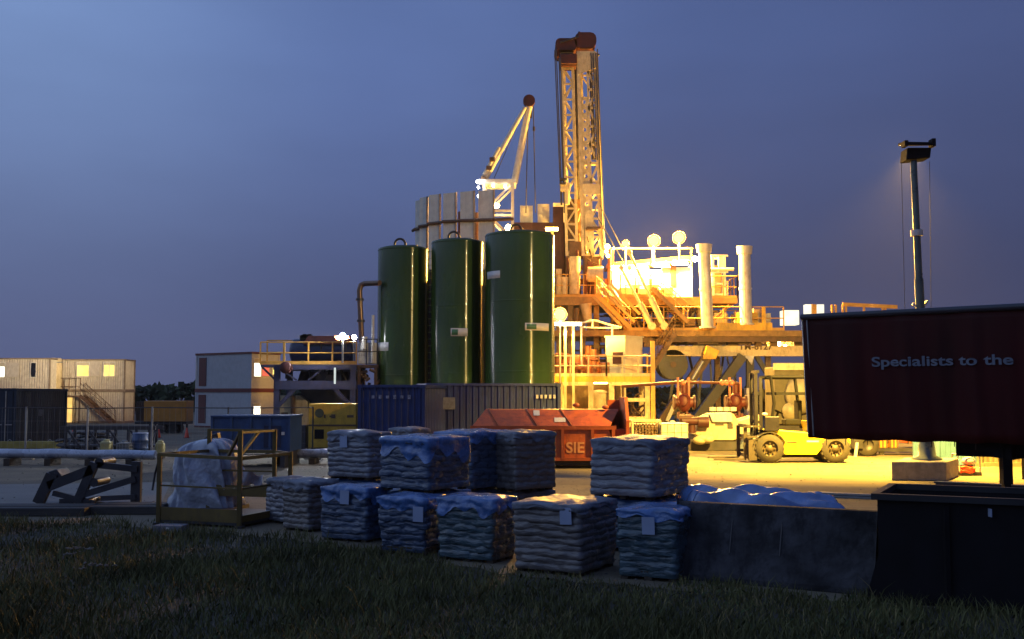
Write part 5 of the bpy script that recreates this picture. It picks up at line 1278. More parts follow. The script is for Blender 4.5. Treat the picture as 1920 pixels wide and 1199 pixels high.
for yy in (.12, 1.68):
    m.path([(c0 + .1, fz_ + yy, zb), (c0 + .22, fz_ + yy, zb + .9), (c0 + .12, fz_ + yy, zt - .1)], .055, 8); m.path([(c1 + .3, fz_ + yy, zb), (c1 + .1, fz_ + yy, zt - .1)], .06, 8); m.tube((c0 + .12, fz_ + yy, zt - .1), (c1 + .1, fz_ + yy, zt - .1), .06, n=8)
for k in range(7): x = c0 + .1 + (c1 - c0) * k / 6; m.bar((x, fz_ + .12, zt - .06), (x, fz_ + 1.68, zt - .06), .05)
m.bx(c0 + .3, c1 + .2, fz_ + .1, fz_ + 1.7, zt - .72, zt - .62); m.build('roll_cage', BLACK, t)
m = MB(L3); m.box((c0 + 1.0, fz_ + .9, zb + .25), (.55, .6, .2)); m.box((c0 + 1.25, fz_ + .9, zb + .65), (.14, .6, .7)); m.build('seat', BLACK, t, bevel=.04)
m = MB(L3); m.tube((c0 + .35, fz_ + .9, zb), (c0 + .55, fz_ + .9, zb + .6), .04, n=8); m.lathe([(.16, -.02), (.19, 0), (.16, .02)], (c0 + .55, fz_ + .9, zb + .6), 16, (.5, 0, 1)); m.build('steering_column', BLACK, t)
m = MB(L3); m.box(Fp(1447, 795, -.05), (.5, .12, .5)); m.build('side_tank', pm('violet_black_mast', (.05, .045, .075)), t, bevel=.02)
m = MB(L3); m.ball(Fp(1434, 777, -.1), .1, .06, .06); m.build('headlight', WHITE, t)
m = MB(L3); m.bx(Fp(1470, 850).x, Fp(1560, 850).x, fz_ + .3, fz_ + 1.5, .18, .4); m.build('chassis', BLACK, t)
# trailer axle of another vehicle beyond
t = thing('plant_trailer', 'dark low plant trailer with dusty tyre behind the forklift', 'trailer', (Yp(1628, 845, 42).x, 43, 0))
c = Yp(1628, 845, 42)
for d in (0, 1.5):
    w = MB(t.location); w.lathe([(.22, 0), (.41, .02), (.44, .07), (.44, .24), (.41, .29), (.22, .3)], (c.x, 42 + d, .445), 28, (0, 1, 0)); wo = w.build('wheel', RUBBER, t)
    w = MB(t.location); w.lathe([(.23, .04), (.2, .1), (0, .1)], (c.x, 42 + d, .445), 20, (0, 1, 0)); w.build('rim', DARK, wo)
m = MB(t.location); a = Yp(1603, 850, 41.8); b = Yp(1637, 815, 41.8); m.bx(a.x, b.x + .3, 42.2, 43.6, .35, 1.25); m.bx(a.x, a.x + .35, 41.9, 42.2, .3, 1.1); m.build('bed', DARK, t, bevel=.02)
m = MB(t.location); m.bar(Yp(1607, 830, 41.8), Yp(1603, 862, 41.8), .09); m.build('strut', WHITE, t)
def crate(px0, px1, Y, z0, z1, lab, mat):
    a = Yp(px0, 840, Y); b = Yp(px1, 840, Y); t = thing('steel_crate', lab, 'crate', ((a.x + b.x) / 2, Y + .5, z0), 0, 'orange crates on the dark trolley')
    w = b.x - a.x; m = MB(); m.bx(-w / 2, w / 2, -.5, .5, 0, z1 - z0); m.build('body', mat, t, bevel=.02)
    m = MB()
    for x in (-w / 2 + .03, 0, w / 2 - .03): m.box((x, -.52, (z1 - z0) / 2), (.06, .04, z1 - z0))
    m.build('rib', BROWN, t)
crate(1647, 1664, 43, .28, 1.4, 'amber crate low under the trailer, first beside the dusty tyre', ORANGE)
crate(1668, 1684, 43, .28, 1.4, 'amber crate low under the trailer, second from the dusty tyre', ORANGE)
crate(1702, 1716, 43, .45, 1.4, 'red orange crate low under the trailer, left of the lighting mast foot', SKIP)
crate(1743, 1754, 43, .30, 1.4, 'tan crate low under the trailer, right of the lighting mast foot', TANB)
a = Yp(1640, 850, 42.9); b = Yp(1760, 850, 42.9)
t = thing('crate_trolley', 'dark flat trolley under the amber crates', 'trolley', ((a.x + b.x) / 2, 43.5, 0))
m = MB(t.location); m.bx(a.x, b.x, 42.9, 44, .14, .27); m.build('deck', DARK, t)
m = MB(t.location)
for x in (a.x + .3, b.x - .3): m.tube((x, 42.95, .09), (x, 43.05, .09), .09, n=12); m.tube((x, 43.8, .09), (x, 43.9, .09), .09, n=12)
m.build('wheel', RUBBER, t)
a = Yp(1757, 880, 36.5); b = Yp(1832, 880, 36.5)
t = container('storage_box', 'blue storage box standing in light under the trailer', 'container', ((a.x + b.x) / 2, 37.6, 0), 0, b.x - a.x, 2.2, 2.2, pm('sky_blue_box', (.06, .14, .24), .5, var=.2), pm('sky_blue_box', (.06, .14, .24)), ribs=7)
a = Yp(1836, 880, 36.2); b = Yp(1930, 880, 36.2)
t = container('storage_box', 'dull khaki storage box at the right edge under the trailer', 'container', ((a.x + b.x) / 2, 37.2, 0), 0, b.x - a.x, 2.0, 1.9, pm('khaki_box', (.16, .13, .08), .6, var=.25), pm('khaki_box', (.16, .13, .08)), ribs=9)
# small pump with dome
g = G(1812, 892); t = thing('hose_pump', 'small dark framed pump with white dome and orange hose under the trailer', 'pump', g)
m = MB(); 
for s in (-1, 1): m.path([(s * .32, -.2, 0), (s * .32, -.2, .62), (s * .32, .2, .62), (s * .32, .2, 0)], .025, 8)
m.tube((-.32, -.2, .62), (.32, -.2, .62), .025, n=8); m.tube((-.32, .2, .62), (.32, .2, .62), .025, n=8); m.build('frame', GALV, t)
m = MB(); m.ball((.05, -.05, .42), .2, .2, .13); m.build('dome', WHITE, t)
m = MB(); r1 = random.Random(4)
for k in range(7): c = V(-.06, -.25, .12 + .02 * k); m.path([c + V(math.cos(q) * .2, math.sin(q) * .06, .03 * math.sin(q * 2 + k)) for q in np.linspace(k, k + 5, 9)], .03, 6)
m.build('hose', CONE, t)
m = MB(); m.box((0, 0, .06), (.7, .5, .1)); m.box((.05, .05, .2), (.3, .3, .2)); m.build('base', DARK, t)
# timber and steel lying on the ground
def beam_on(px0, py0, px1, py1, h, w_, mat, lab, nm='steel_beam', cat='beam', grp=None):
    a = G(px0, py0); b = G(px1, py1); t = thing(nm, lab, cat, a, 0, grp)
    m = MB(t.location); z = V(0, 0, h - .02); m.bar(a + z, b + z, w_, .04); m.bar(a + V(0, 0, .02), b + V(0, 0, .02), w_, .04); m.build('flange', mat, t)
    m = MB(t.location); m.bar(a + V(0, 0, h / 2), b + V(0, 0, h / 2), .04, h - .08); m.build('web', mat, t)
beam_on(1755, 921, 2050, 936, .24, .3, pm('slate_steel', (.10, .105, .12), .5, var=.25), 'slate steel beam on the ground under the trailer nose', grp='beams lying by the black skip')
beam_on(1515, 930, 1700, 938, .1, .22, GALV, 'thin pale steel beam on the ground behind the tarp', grp='beams lying by the black skip')
beam_on(1690, 940, 2050, 958, .2, .26, BLACK, 'black steel beam on the ground right behind the black skip', grp='beams lying by the black skip')

# ================================================================== lighting mast
lb = G(1722, 898); lz_ = 30.9
a = P(1672, 897, 30.4); b = P(1775, 900, 30.2); c = P(1797, 888, 32.0)
t = thing('lighting_mast', 'dark floodlight mast facing away on a pale concrete block', 'lighting mast', (P(1737, 860, 31.2).x, 31.2, 0)); L4 = t.location
zt = P(1700, 859, 31).z
m = MB(L4); m.prism([(a.x, a.y, 0), (b.x, b.y, 0), (c.x, c.y, 0), (a.x + c.x - b.x, a.y + c.y - b.y, 0)], (0, 0, P(1720, 866, 30.3).z)); m.build('concrete_base', CONC, t, bevel=.025); zt = P(1720, 866, 30.3).z
p0 = P(1738, 862, 31.2); p0.z = zt; p1 = P(1713, 302, 31.2)
m = MB(L4); m.lathe([(.42, 0), (.42, .04), (.25, .12), (.2, .5)], (p0.x, p0.y, zt), 20); mid = p0.lerp(p1, .60); m.tube(p0, mid, .14, .125, n=18); m.tube(mid, p1, .105, .09, n=18); m.build('pole', pm('mast_grey_green', (.11, .13, .11), .3, metal=.3, var=.2), t)
p2 = p0.lerp(p1, .753); m = MB(L4); q0 = p0.lerp(p1, .745); q1 = p0.lerp(p1, .765); m.tube(q0, q1, .17, n=18); m.build('collar', WHITE, t)
m = MB(L4); q = p0.lerp(p1, .51); m.bar(q + V(-.22, 0, .05), q + V(.05, 0, -.1), .06); m.bar(q + V(.22, 0, .15), q + V(.05, 0, -.1), .06); m.build('cleat', WHITE, t)
hd = P(1718, 290, 31.2); m = MB(L4)
m.prism([(hd.x - .36, 31.0, hd.z - .2), (hd.x + .33, 31.0, hd.z - .14), (hd.x + .37, 31.0, hd.z + .16), (hd.x - .32, 31.0, hd.z + .16)], (0, .55, 0))
m.prism([(hd.x - .48, 30.7, hd.z + .16), (hd.x + .38, 30.9, hd.z + .19), (hd.x + .40, 31.5, hd.z + .33), (hd.x - .42, 31.5, hd.z + .30), ][::1], (0, 0, .10))
m.build('lamp_housing', BLACK, t, bevel=.03)
m = MB(L4); m.box((hd.x - .45, 30.85, hd.z + .22), (.10, .3, .16)); m.box((hd.x + .39, 31.0, hd.z + .28), (.10, .3, .22)); m.build('lamp_bracket', BLACK, t)
m = MB(L4); m.box((hd.x - .03, 31.565, hd.z + .04), (.5, .02, .2)); m.build('lens', em('tower_lens', (1, .8, .4), 3200), t)
m = MB(L4)
for px0, px1 in ((1690, 1697), (1743, 1746)): m.tube(P(px0, 303, 31.2), P(px1, 600, 31.2), .008, n=5)
m.build('wire', CABLE, t)
area('floodlight_beam', (hd.x, 31.62, hd.z), (.1, 1, -1.6), 15000, (1., .57, .062), .6, .34, t, 112)
area('floodlight_spill', (hd.x, 31.64, hd.z), (-.1, 1, -.05), 1900, (1., .68, .25), .6, .34, t)

# ================================================================== curtain trailer
k0 = 25.7
T0 = P(1499, 597, k0); B0 = P(1510, 822, k0); dvec = V(.755, -.656, 0); nvec = V(.656, .755, 0)
zt_, zb_ = T0.z, B0.z; T0.y = B0.y = k0
t = thing('curtain_trailer', 'dark red curtain-sided semi-trailer lettered Specialists to the', 'trailer', (T0.x, k0, 0)); L5 = t.location
Ln = 10.5; n_ = 150; vs = []; fs = []; rows = 14; r1 = random.Random(10)
ph = [r1.uniform(0, 6.28) for _ in range(6)]
def curt(s, f):
    """f 0 bottom..1 top"""
    base = B0.lerp(T0, f); base.z = zb_ + (zt_ - zb_) * f
    wob = .055 * math.sin(s * 4.2 + ph[0]) + .035 * math.sin(s * 9.3 + ph[1] + f) + .015 * math.sin(s * 17 + ph[2])
    wob *= (1 - .75 * f)
    lean = .10 * math.sin(f * 3.14) * .5
    e = min(1, s / .16); rnd = .14 * (1 - math.sqrt(max(0, 1 - (1 - e) ** 2)))
    p = base + dvec * s - nvec * (wob + lean) + nvec * rnd
    if f == 0: p.z += .015 * math.sin(s * 6 + ph[3])
    return p
ss = [.16 * (i / 10.) ** 2 for i in range(10)] + list(np.linspace(.16, Ln, n_))
for s in ss:
    for j in range(rows + 1): vs.append(curt(s, j / rows))
R1 = rows + 1
for i in range(len(ss) - 1):
    for j in range(rows): fs.append((i * R1 + j, (i + 1) * R1 + j, (i + 1) * R1 + j + 1, i * R1 + j + 1))
m = MB(L5); m.add(vs, fs, True); cu = m.build('curtain', CURT, t); cu.modifiers.new('t', 'SOLIDIFY').thickness = .02
m = MB(L5); W_ = 2.5; ft, fb = T0 + nvec * .16, B0 + nvec * .16
m.prism([ft, fb, fb + nvec * (W_ - .16), ft + nvec * (W_ - .16)], tuple(dvec * .08)); q = T0 + dvec * Ln
m.add([T0 + nvec * .1 + V(0, 0, .0), q + nvec * .1, q + nvec * W_, T0 + nvec * W_, T0 + nvec * .1 + V(0, 0, .05), q + nvec * .1 + V(0, 0, .05), q + nvec * W_ + V(0, 0, .05), T0 + nvec * W_ + V(0, 0, .05)], [(0, 3, 2, 1), (4, 5, 6, 7), (0, 1, 5, 4), (1, 2, 6, 5), (2, 3, 7, 6), (3, 0, 4, 7)])
m.build('body', BLACK, t)
m = MB(L5); m.tube(T0 + dvec * .05 + V(0, 0, .02), T0 + dvec * Ln + V(0, 0, .02), .07, n=10); m.build('roof_rail', pm('blue_black_rail', (.02, .025, .04), .4), t)
m = MB(L5); a = B0 + nvec * .1 + dvec * .3 + V(0, 0, .05); m.prism([a, a + dvec * Ln, a + dvec * Ln + nvec * 2.3, a + nvec * 2.3], (0, 0, .1))
for o_ in (.75, 1.6): 
    a = B0 + nvec * o_ + dvec * 3.2 + V(0, 0, -.12); m.bar(a, a + dvec * 8, .14, .4)
a = B0 + nvec * .35 + dvec * 3.55; m.prism([a + V(0, 0, .04), a + dvec * .9 + V(0, 0, .04), a + dvec * .9 + V(0, 0, -.35), a + dvec * .5 + V(0, 0, -.3)], tuple(nvec * 1.8)); m.build('chassis', BLACK, t)
for o_ in (.45, 2.0):
    m = MB(L5); a = B0 + dvec * 4.30 + nvec * o_; a.z = zb_ - .1; b = a.copy(); b.z = .5; m.bar(a, b, .2); c_ = b.copy(); c_.z = .03; m.bar(b, c_, .14); m.tube(c_ - V(0, 0, .03), c_ + V(0, 0, .02), .17, n=16); m.build('landing_leg', BLACK, t)
m = MB(L5); r1 = random.Random(6)
for k in range(20):
    s = .5 + k * .48; a = curt(s, 0) + nvec * .04; m.bar(a + V(0, 0, .02), a - V(0, 0, r1.uniform(.05, .16)), .03, .008)
m.build('strap', BLACK, t)
m = MB(L5)
for s in (.05, .19): m.bar(curt(s, 0.02) - nvec * .03, curt(s, .98) - nvec * .03, .03, .02)
m.build('edge_pole', GALV, t)
q = P(1637, 689, 24.0)
sA = ((1637 - 960) / F * k0 - B0.x) / (dvec.x + .656 * (1637 - 960) / F) + .05
zl = zb_ + (zt_ - zb_) * .585
lt = text('lettering', 'Specialists to the', .30, LETT, t, face_mat((0, 0, 0), (1, 0, 0)), .003, .006, 1.47)
for v_ in lt.data.vertices:
    s_ = sA + v_.co.x; f_ = (zl + v_.co.z - zb_) / (zt_ - zb_); q = curt(s_, f_) - nvec * (.05 - v_.co.y); q.z = zl + v_.co.z; v_.co = q - L5
# low platform rails / wheels out of sight: rear bogie on the ground so that the trailer stands
for s in (7.6, 8.9):
    for o2 in (.3, 1.9):
        m = MB(L5); c_ = B0 + dvec * s + nvec * o2; m.lathe([(.25, 0), (.47, .02), (.5, .08), (.5, .27), (.47, .33), (.25, .35)], (c_.x, c_.y, .5), 24, nvec); m.build('wheel', RUBBER, t)

# ================================================================== FOREGROUND
def sack_stack(px_l, px_c, px_r, pyb, h, lab, film, hood=None, zb=0., th=30., layers=9, taper=.0, seed=1, label_at=None, hood_drop=.12, hood_dip=0., group='wrapped sack stacks in the front row', Yc=None, hlabel=PAPER):
    r = random.Random(seed); thr = math.radians(th)
    C = G(px_c, pyb, zb) if Yc is None else P(px_c, pyb, Yc); 
    c, s = math.cos(thr), math.sin(thr); t1 = (px_l - CX) / F; t2 = (px_r - CX) / F
    w = (C.x - t1 * C.y) / (c + t1 * s); d = (t2 * C.y - C.x) / (s - t2 * c)
    w = min(max(w, .7), 1.5); d = min(max(d, .7), 1.5)
    ctr = C + V(-c, s, 0) * w / 2 + V(s, c, 0) * d / 2; ctr.z = zb
    t = thing('sack_pallet', lab, 'pallet', ctr, -thr, group)
    m = MB()
    for k in range(7): x = -w / 2 + w * (k + .5) / 7; m.box((x * .94, 0, .115), (w / 7 - .03, d - .1, .022))
    for x in (-w / 2 + .10, 0, w / 2 - .10):
        for y in (-d / 2 + .12, 0, d / 2 - .12): m.box((x, y, .052), (.1, .12, .1))
    m.build('wooden_pallet', WOOD, t)
    z0 = .05; NU = 120; NV = layers * 7; rc = .06
    lo = [(r.uniform(-.016, .016), r.uniform(-.016, .016)) for _ in range(layers + 1)]; lp = [r.uniform(0, 1) for _ in range(layers + 1)]
    def per(u):
        L_ = [w - 2 * rc, d - 2 * rc]; arc = rc * math.pi / 2; tot = 2 * (L_[0] + L_[1]) + 4 * arc; x = u * tot
        segs = [(-w / 2 + rc, -d / 2, 1, 0, L_[0]), (w / 2, -d / 2 + rc, 0, 1, L_[1]), (w / 2 - rc, d / 2, -1, 0, L_[0]), (-w / 2, d / 2 - rc, 0, -1, L_[1])]
        for i, (sx, sy, dx, dy, l) in enumerate(segs):
            if x < l: return sx + dx * x, sy + dy * x, dy, -dx
            x -= l
            if x < arc:
                q = x / rc; nx, ny = (dy, -dx); ex, ey = sx + dx * l, sy + dy * l; cx_, cy_ = ex - nx * rc, ey - ny * rc
                ax, ay = nx * math.cos(q) + dx * math.sin(q), ny * math.cos(q) + dy * math.sin(q)
                return cx_ + ax * rc, cy_ + ay * rc, ax, ay
            x -= arc
        return segs[0][0], segs[0][1], 0, -1
    ring = [per(i / NU) for i in range(NU)]
    nz = [[r.uniform(-1, 1) for _ in range(NU // 4)] for _ in range(layers + 2)]
    def surf(i, f, off=0.):
        x, y, nx, ny = ring[i]; lf = min(layers - 1e-3, max(0, f * layers + (.09 * math.sin(i / NU * 31 + seed) + .08 * math.sin(i / NU * 75 + seed * 3 + f * 9)) * min(1, 4 * f * (1 - f)))); k = min(layers - 1, int(lf)); fr = lf - k
        b = max(0, math.sin(math.pi * fr)) ** .6 * (.011 if film in (FILMB, FILMG) else .018) - .012
        u = i / NU * 6 + lp[k]; seam = abs((u % 1) - .5) ; b -= .014 * max(0, 1 - seam * 14) * (1 if fr > .1 else 0)
        ii = i / 4; i0 = int(ii) % (NU // 4); i1 = (i0 + 1) % (NU // 4); fq = ii - int(ii)
        b += .019 * (nz[k][i0] * (1 - fq) + nz[k][i1] * fq)
        tp = 1 - taper * (1 - f) ** 1.5
        z = z0 + (h - z0) * f + .012 * (nz[k + 1][i0] * (1 - fq) + nz[k + 1][i1] * fq) * (1 if 0 < f < 1 else .4)
        return V((x + lo[k][0]) * tp + nx * (b + off), (y + lo[k][1]) * tp + ny * (b + off), z)
    vs = []; fs = []
    for j in range(NV + 1):
        for i in range(NU): vs.append(surf(i, j / NV))
    for j in range(NV):
        for i in range(NU): fs.append((j * NU + i, j * NU + (i + 1) % NU, (j + 1) * NU + (i + 1) % NU, (j + 1) * NU + i))
    def cap(vs, fs, off, dome):
        base = len(vs) - NU; K = 8
        rim = vs[base:base + NU]
        for k in range(1, K):
            q = 1 - k / K
            for i in range(NU):
                p = rim[i]; x, y = p.x * q, p.y * q
                z = rim[i].z * q * .6 + (h + off) * (1 - q * .6) + dome * (1 - q * q) + .018 * math.sin(x * 9 + seed) * math.cos(y * 8 + seed * 2)
                vs.append(V(x, y, z))
        n0 = len(vs) - NU * (K - 1) - NU
        for k in range(K - 1):
            for i in range(NU): fs.append((n0 + k * NU + i, n0 + k * NU + (i + 1) % NU, n0 + (k + 1) * NU + (i + 1) % NU, n0 + (k + 1) * NU + i))
        fs.append([len(vs) - NU + i for i in range(NU)])
    cap(vs, fs, 0, .03); m = MB(); m.add(vs, fs, True); st = m.build('sacks', film, t)
    if hood:
        if hood is HOODB and hood_drop == .12: hood_drop = .17 + .12 * r.random()
        hv = []; hf = []; J = 7
        for j in range(J + 1):
            for i in range(NU):
                u = i / NU; dr = hood_drop * (1 + .5 * math.sin(u * 25 + seed) * .5 + .25 * math.sin(u * 61))
                dip = hood_dip * max(0, math.sin(u / .36 * math.pi)) if u < .36 else 0
                f = 1 - (dr + dip) / (h - z0) * (1 - j / J); hv.append(surf(i, min(1, max(.02, f)), .016 + .006 * math.sin(u * 40 + j)))
        for j in range(J):
            for i in range(NU): hf.append((j * NU + i, j * NU + (i + 1) % NU, (j + 1) * NU + (i + 1) % NU, (j + 1) * NU + i))
        cap(hv, hf, .018, .035); m = MB(); m.add(hv, hf, True); m.build('cover_sheet', hood, t)
    if label_at:
        fx, fz = label_at; m = MB(); m.box((-w / 2 + w * fx, -d / 2 - .035, z0 + (h - z0) * fz), (.17, .006, .22), Matrix.Rotation(r.uniform(-.05, .05), 3, 'Y')); m.build('paper_label', hlabel, t)
    return t
GU = 'wrapped sack stacks on the upper tier'; GL = 'wrapped sack stacks in the second row'
# front row
sack_stack(547, 578, 608, 1000, .86, 'tan wrapped sack stack right behind the yellow cage', FILMT, HOODC, seed=11, th=38)
sack_stack(603, 688, 713, 1020, .87, 'blue wrapped sack stack between the tan stack and the round-hooded blue one', FILMB, HOODB, seed=12, label_at=(.55, .82), th=26)
sack_stack(708, 800, 822, 1046, .85, 'blue sack stack with hood sagging in a curve, narrow at its foot', FILMB, HOODB, seed=13, taper=.14, hood_drop=.10, hood_dip=.10, label_at=(.85, .72), th=24)
sack_stack(819, 925, 968, 1060, .90, 'greenish blue sack stack with broad flat hood, left of the tan one', FILMG, HOODB, seed=14, hood_drop=.18, taper=.04)
sack_stack(959, 1090, 1157, 1084, .93, 'tan wrapped sack stack with a paper label and glinting top', FILMT, HOODC, seed=15, label_at=(.80, .84), layers=10, taper=.05, hood_drop=.08)
sack_stack(1151, 1272, 1312, 1096, .90, 'sea green sack stack beside the grey barrier, label high on its face', FILMG, HOODB, seed=16, label_at=(.55, .78), taper=.07, hood_drop=.10, th=26)
# small piece behind the cage
sack_stack(518, 535, 556, 985, .80, 'grey wrapped sack stack seen through the yellow cage', FILMW, HOODC, seed=17, th=45, group=GL)
# second row, lower (carry the upper tier)
def pair(px_l, px_c, px_r, pyb, hu, low, up, hood, lab, lab_low, seed, th=30, la=None, zb=.82, lay=9, hl=PAPER, hdl=HOODB):
    C = G(px_c, pyb, zb); g0 = V(C.x, C.y, 0); v = (738 + F * EYE / C.y)   # same spot at ground level
    sack_stack(px_l, px_c, px_r, v, zb - .03, lab_low, low, hdl, zb=0, th=th, seed=seed + 50, group=GL)
    sack_stack(px_l, px_c, px_r, pyb, hu, lab, up, hood, zb=zb, th=th, seed=seed, label_at=la, group=GU, layers=lay)
pair(615, 692, 737, 902, .86, FILMB, FILMW, HOODC, 'white wrapped sack stack on the upper tier, outermost on the left', 'blue lower stack under the outermost white one', 21, la=(.42, .80))
pair(712, 804, 884, 926, .86, FILMB, FILMB, HOODB, 'blue sack stack on the upper tier, wavy sacks, just right of the white one', 'blue lower stack under the wavy blue one', 22, th=36)
pair(812, 885, 967, 922, 1.10, FILMB, FILMB, HOODB, 'dark blue sack stack on the upper tier under the deepest blue hood', 'blue lower stack under the deep blue hood', 23, th=38, zb=.55)
pair(930, 966, 1043, 924, 1.12, FILMT, FILMT, HOODC, 'dull grey tan sack stack on the upper tier at the skip letters', 'tan lower stack under the dull grey one', 24, th=52, zb=.52, hdl=HOODC)
pair(728, 770, 806, 880, 1.0, FILMW, FILMW, HOODC, 'pale wrapped stack peeping over between the white and blue upper stacks', 'pale lower stack, hidden low between others', 25, th=40, zb=.5, hdl=HOODC)
pair(1104, 1224, 1290, 940, .88, FILMB, FILMW, HOODC, 'white wrapped sack stack standing alone on the upper tier by the lit ground', 'blue lower stack under the lone white one', 26, th=33, lay=8)
# film crumpled over low sacks behind the barrier
a, b = P(1292, 950, 15.2), P(1612, 950, 14.4)
t = thing('tarp_covered_stack', 'low stack under a crumpled shiny blue tarp behind the grey barrier', 'tarp', ((a.x + b.x) / 2, 15.2, 0))
n1, n2 = 90, 40; vs = []; fs = []; W2 = 1.7; ht = P(1400, 928, 15.6).z
r1 = random.Random(77); phs = [(r1.uniform(3, 14), r1.uniform(3, 14), r1.uniform(0, 6.28), r1.uniform(.006, .022)) for _ in range(14)]
for i in range(n1 + 1):
    for j in range(n2 + 1):
        u, v_ = i / n1, j / n2; x = a.x + (b.x - a.x) * u; y = a.y + (b.y - a.y) * u + W2 * v_
        eu, ev_ = min(1, min(u, 1 - u) * 12), min(1, min(v_, 1 - v_) * 8)
        z = ht * (.25 + .75 * math.sqrt(max(0, 1 - (1 - eu) ** 2))) * (.35 + .65 * math.sqrt(max(0, 1 - (1 - ev_) ** 2)))
        z += sum(am * math.sin(fx * x + fy * y + p_) for fx, fy, p_, am in phs) - .05 * max(0, u - .72) * 3
        vs.append((x, y, max(.01, z)))
for i in range(n1):
    for j in range(n2): k = i * (n2 + 1) + j; fs.append((k, k + n2 + 1, k + n2 + 2, k + 1))
m = MB(t.location); m.add(vs, fs, True); o = m.build('tarp_sheet', pm('shiny_blue_tarp', (.07, .14, .33), .2, var=.5, scale=2.2, bump=.6, bscale=7, coat=.7), t)
m = MB(t.location); m.prism([(a.x + .3, a.y + .3, 0), (b.x - .3, b.y + .3, 0), (b.x - .3, b.y + 1.4, 0), (a.x + .3, a.y + 1.4, 0)], (0, 0, .55)); m.build('sacks', FILMT, t)
# grey barrier: sloped profile extruded along its length
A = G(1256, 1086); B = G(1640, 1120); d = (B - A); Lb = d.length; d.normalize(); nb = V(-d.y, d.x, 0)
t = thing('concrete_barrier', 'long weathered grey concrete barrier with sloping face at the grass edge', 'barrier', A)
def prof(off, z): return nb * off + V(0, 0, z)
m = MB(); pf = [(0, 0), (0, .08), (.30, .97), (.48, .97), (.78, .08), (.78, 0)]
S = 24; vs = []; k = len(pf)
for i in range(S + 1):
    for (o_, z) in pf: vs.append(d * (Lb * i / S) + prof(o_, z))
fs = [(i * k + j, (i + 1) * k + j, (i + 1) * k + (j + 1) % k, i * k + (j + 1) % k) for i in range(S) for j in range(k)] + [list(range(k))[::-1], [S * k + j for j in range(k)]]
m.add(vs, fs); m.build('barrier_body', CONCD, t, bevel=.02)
m = MB(); 
for f in (.3, .55): q = d * (Lb * f); m.bar(q + prof(.10, .38), q + prof(.235, .78), .015, .02)
m.build('crack_seam', DARK, t)
# black skip
A = G(1622, 1128); B = G(2120, 1168); d = (B - A); d.z = 0; Lb = d.length; d.normalize(); nb = V(-d.y, d.x, 0)
t = thing('black_skip', 'black steel skip at the right edge with one small white tag', 'skip', A)
hS = P(1660, 936, 12.7).z
m = MB(); pf = [(.0, 0), (.04, .55), (.02, hS), (1.55, hS), (1.55, 0)]
endL = [(0, 0), (.13, .55), (.13, hS)]
def SP(s, o_, z): return d * s + nb * o_ + V(0, 0, z)
v0 = [SP(.0, 0, 0), SP(.16, .0, .55), SP(.16, .0, hS), SP(.16, 1.55, hS), SP(.16, 1.55, .55), SP(0, 1.55, 0)]
v1 = [SP(Lb, 0, 0), SP(Lb, 0, .55), SP(Lb, 0, hS), SP(Lb, 1.55, hS), SP(Lb, 1.55, .55), SP(Lb, 1.55, 0)]
m.add(v0 + v1, [(0, 6, 7, 1), (1, 7, 8, 2), (3, 9, 10, 4), (4, 10, 11, 5), (5, 11, 6, 0), (0, 1, 2, 3, 4, 5), (6, 11, 10, 9, 8, 7)])
i0 = [SP(.22, .06, hS), SP(Lb - .06, .06, hS), SP(Lb - .06, 1.49, hS), SP(.22, 1.49, hS)]
m.add(i0 + [p - V(0, 0, .5) for p in i0], [(0, 1, 5, 4), (1, 2, 6, 5), (2, 3, 7, 6), (3, 0, 4, 7), (4, 5, 6, 7)])
m.build('skip_body', BLACK, t)
m = MB()
for o_ in (-.02, 1.53): m.bar(SP(.1, o_, hS + .02), SP(Lb, o_, hS + .02), .09, .07)
m.bar(SP(.14, 0, hS + .02), SP(.14, 1.55, hS + .02), .09, .07); m.build('rim', pm('worn_black_rim', (.012, .012, .014), .55, var=.5), t)
m = MB()
for s in (.9, 1.8, 2.7): m.bx(0, 0, 0, 0, 0, 0) if False else m.bar(SP(s, -.03, .04), SP(s, -.03, hS - .06), .07, .05)
m.build('rib', BLACK, t)
q = P(1855, 963, 12.15); m = MB(); m.bar(SP((q - A).dot(d), -.035, q.z - .05), SP((q - A).dot(d), -.035, q.z + .04), .09, .008); m.build('tag', PAPER, t)

# yellow personnel cage
def corner(px, Y): p = P(px, 700, Y); return V(p.x, Y, 0)
cA, cB, cC, cD = corner(303, 20.3), corner(453, 19.7), corner(547, 21.3), corner(395, 22.4)
cE = corner(517, 22.0)
CAGE = pm('dull_yellow_cage', (.13, .085, .014), .55, var=.3, dirt=(.08, .05, .02), damt=.7)
t = thing('work_cage', 'dull yellow steel work cage with kick plates in front of the white bundle', 'cage', (cA + cC) / 2); L6_ = t.location
hs = {0: 1.30, 1: 1.74, 2: 1.28, 3: 1.68, 4: 1.68}
m = MB(L6_)
cs = [cA, cB, cC, cD, cE]
for i, c in enumerate(cs): m.bar(c + V(0, 0, .05), c + V(0, 0, hs[i]), .075)
m.build('post', CAGE, t)
m = MB(L6_); up = lambda c, z: c + V(0, 0, z)
m.bar(up(cA, 1.28), up(cB, 1.24), .06); m.bar(up(cB, 1.24), up(cC, 1.24), .06); m.bar(up(cA, 1.28), up(cD, 1.24), .06)
m.bar(up(cD, 1.66), up(cE, 1.66), .05); m.bar(up(cD, 1.24), up(cE, 1.24), .06); m.bar(up(cB, 1.70), up(cE, 1.66), .04); m.bar(up(cE, 1.24), up(cC, 1.24), .06)
m.bar(up(cA, .72), up(cB, .70), .03); m.bar(up(cB, .70), up(cC, .70), .035); m.bar(up(cD, .85), up(cE, .85), .035)
m.bar(up(cB, 1.72), up(cB.lerp(cD, .35), 1.24), .05); m.bar(up(cB, 1.30), up(cB.lerp(cE, .5), 1.68), .05)
m.build('rail', CAGE, t)
m = MB(L6_)
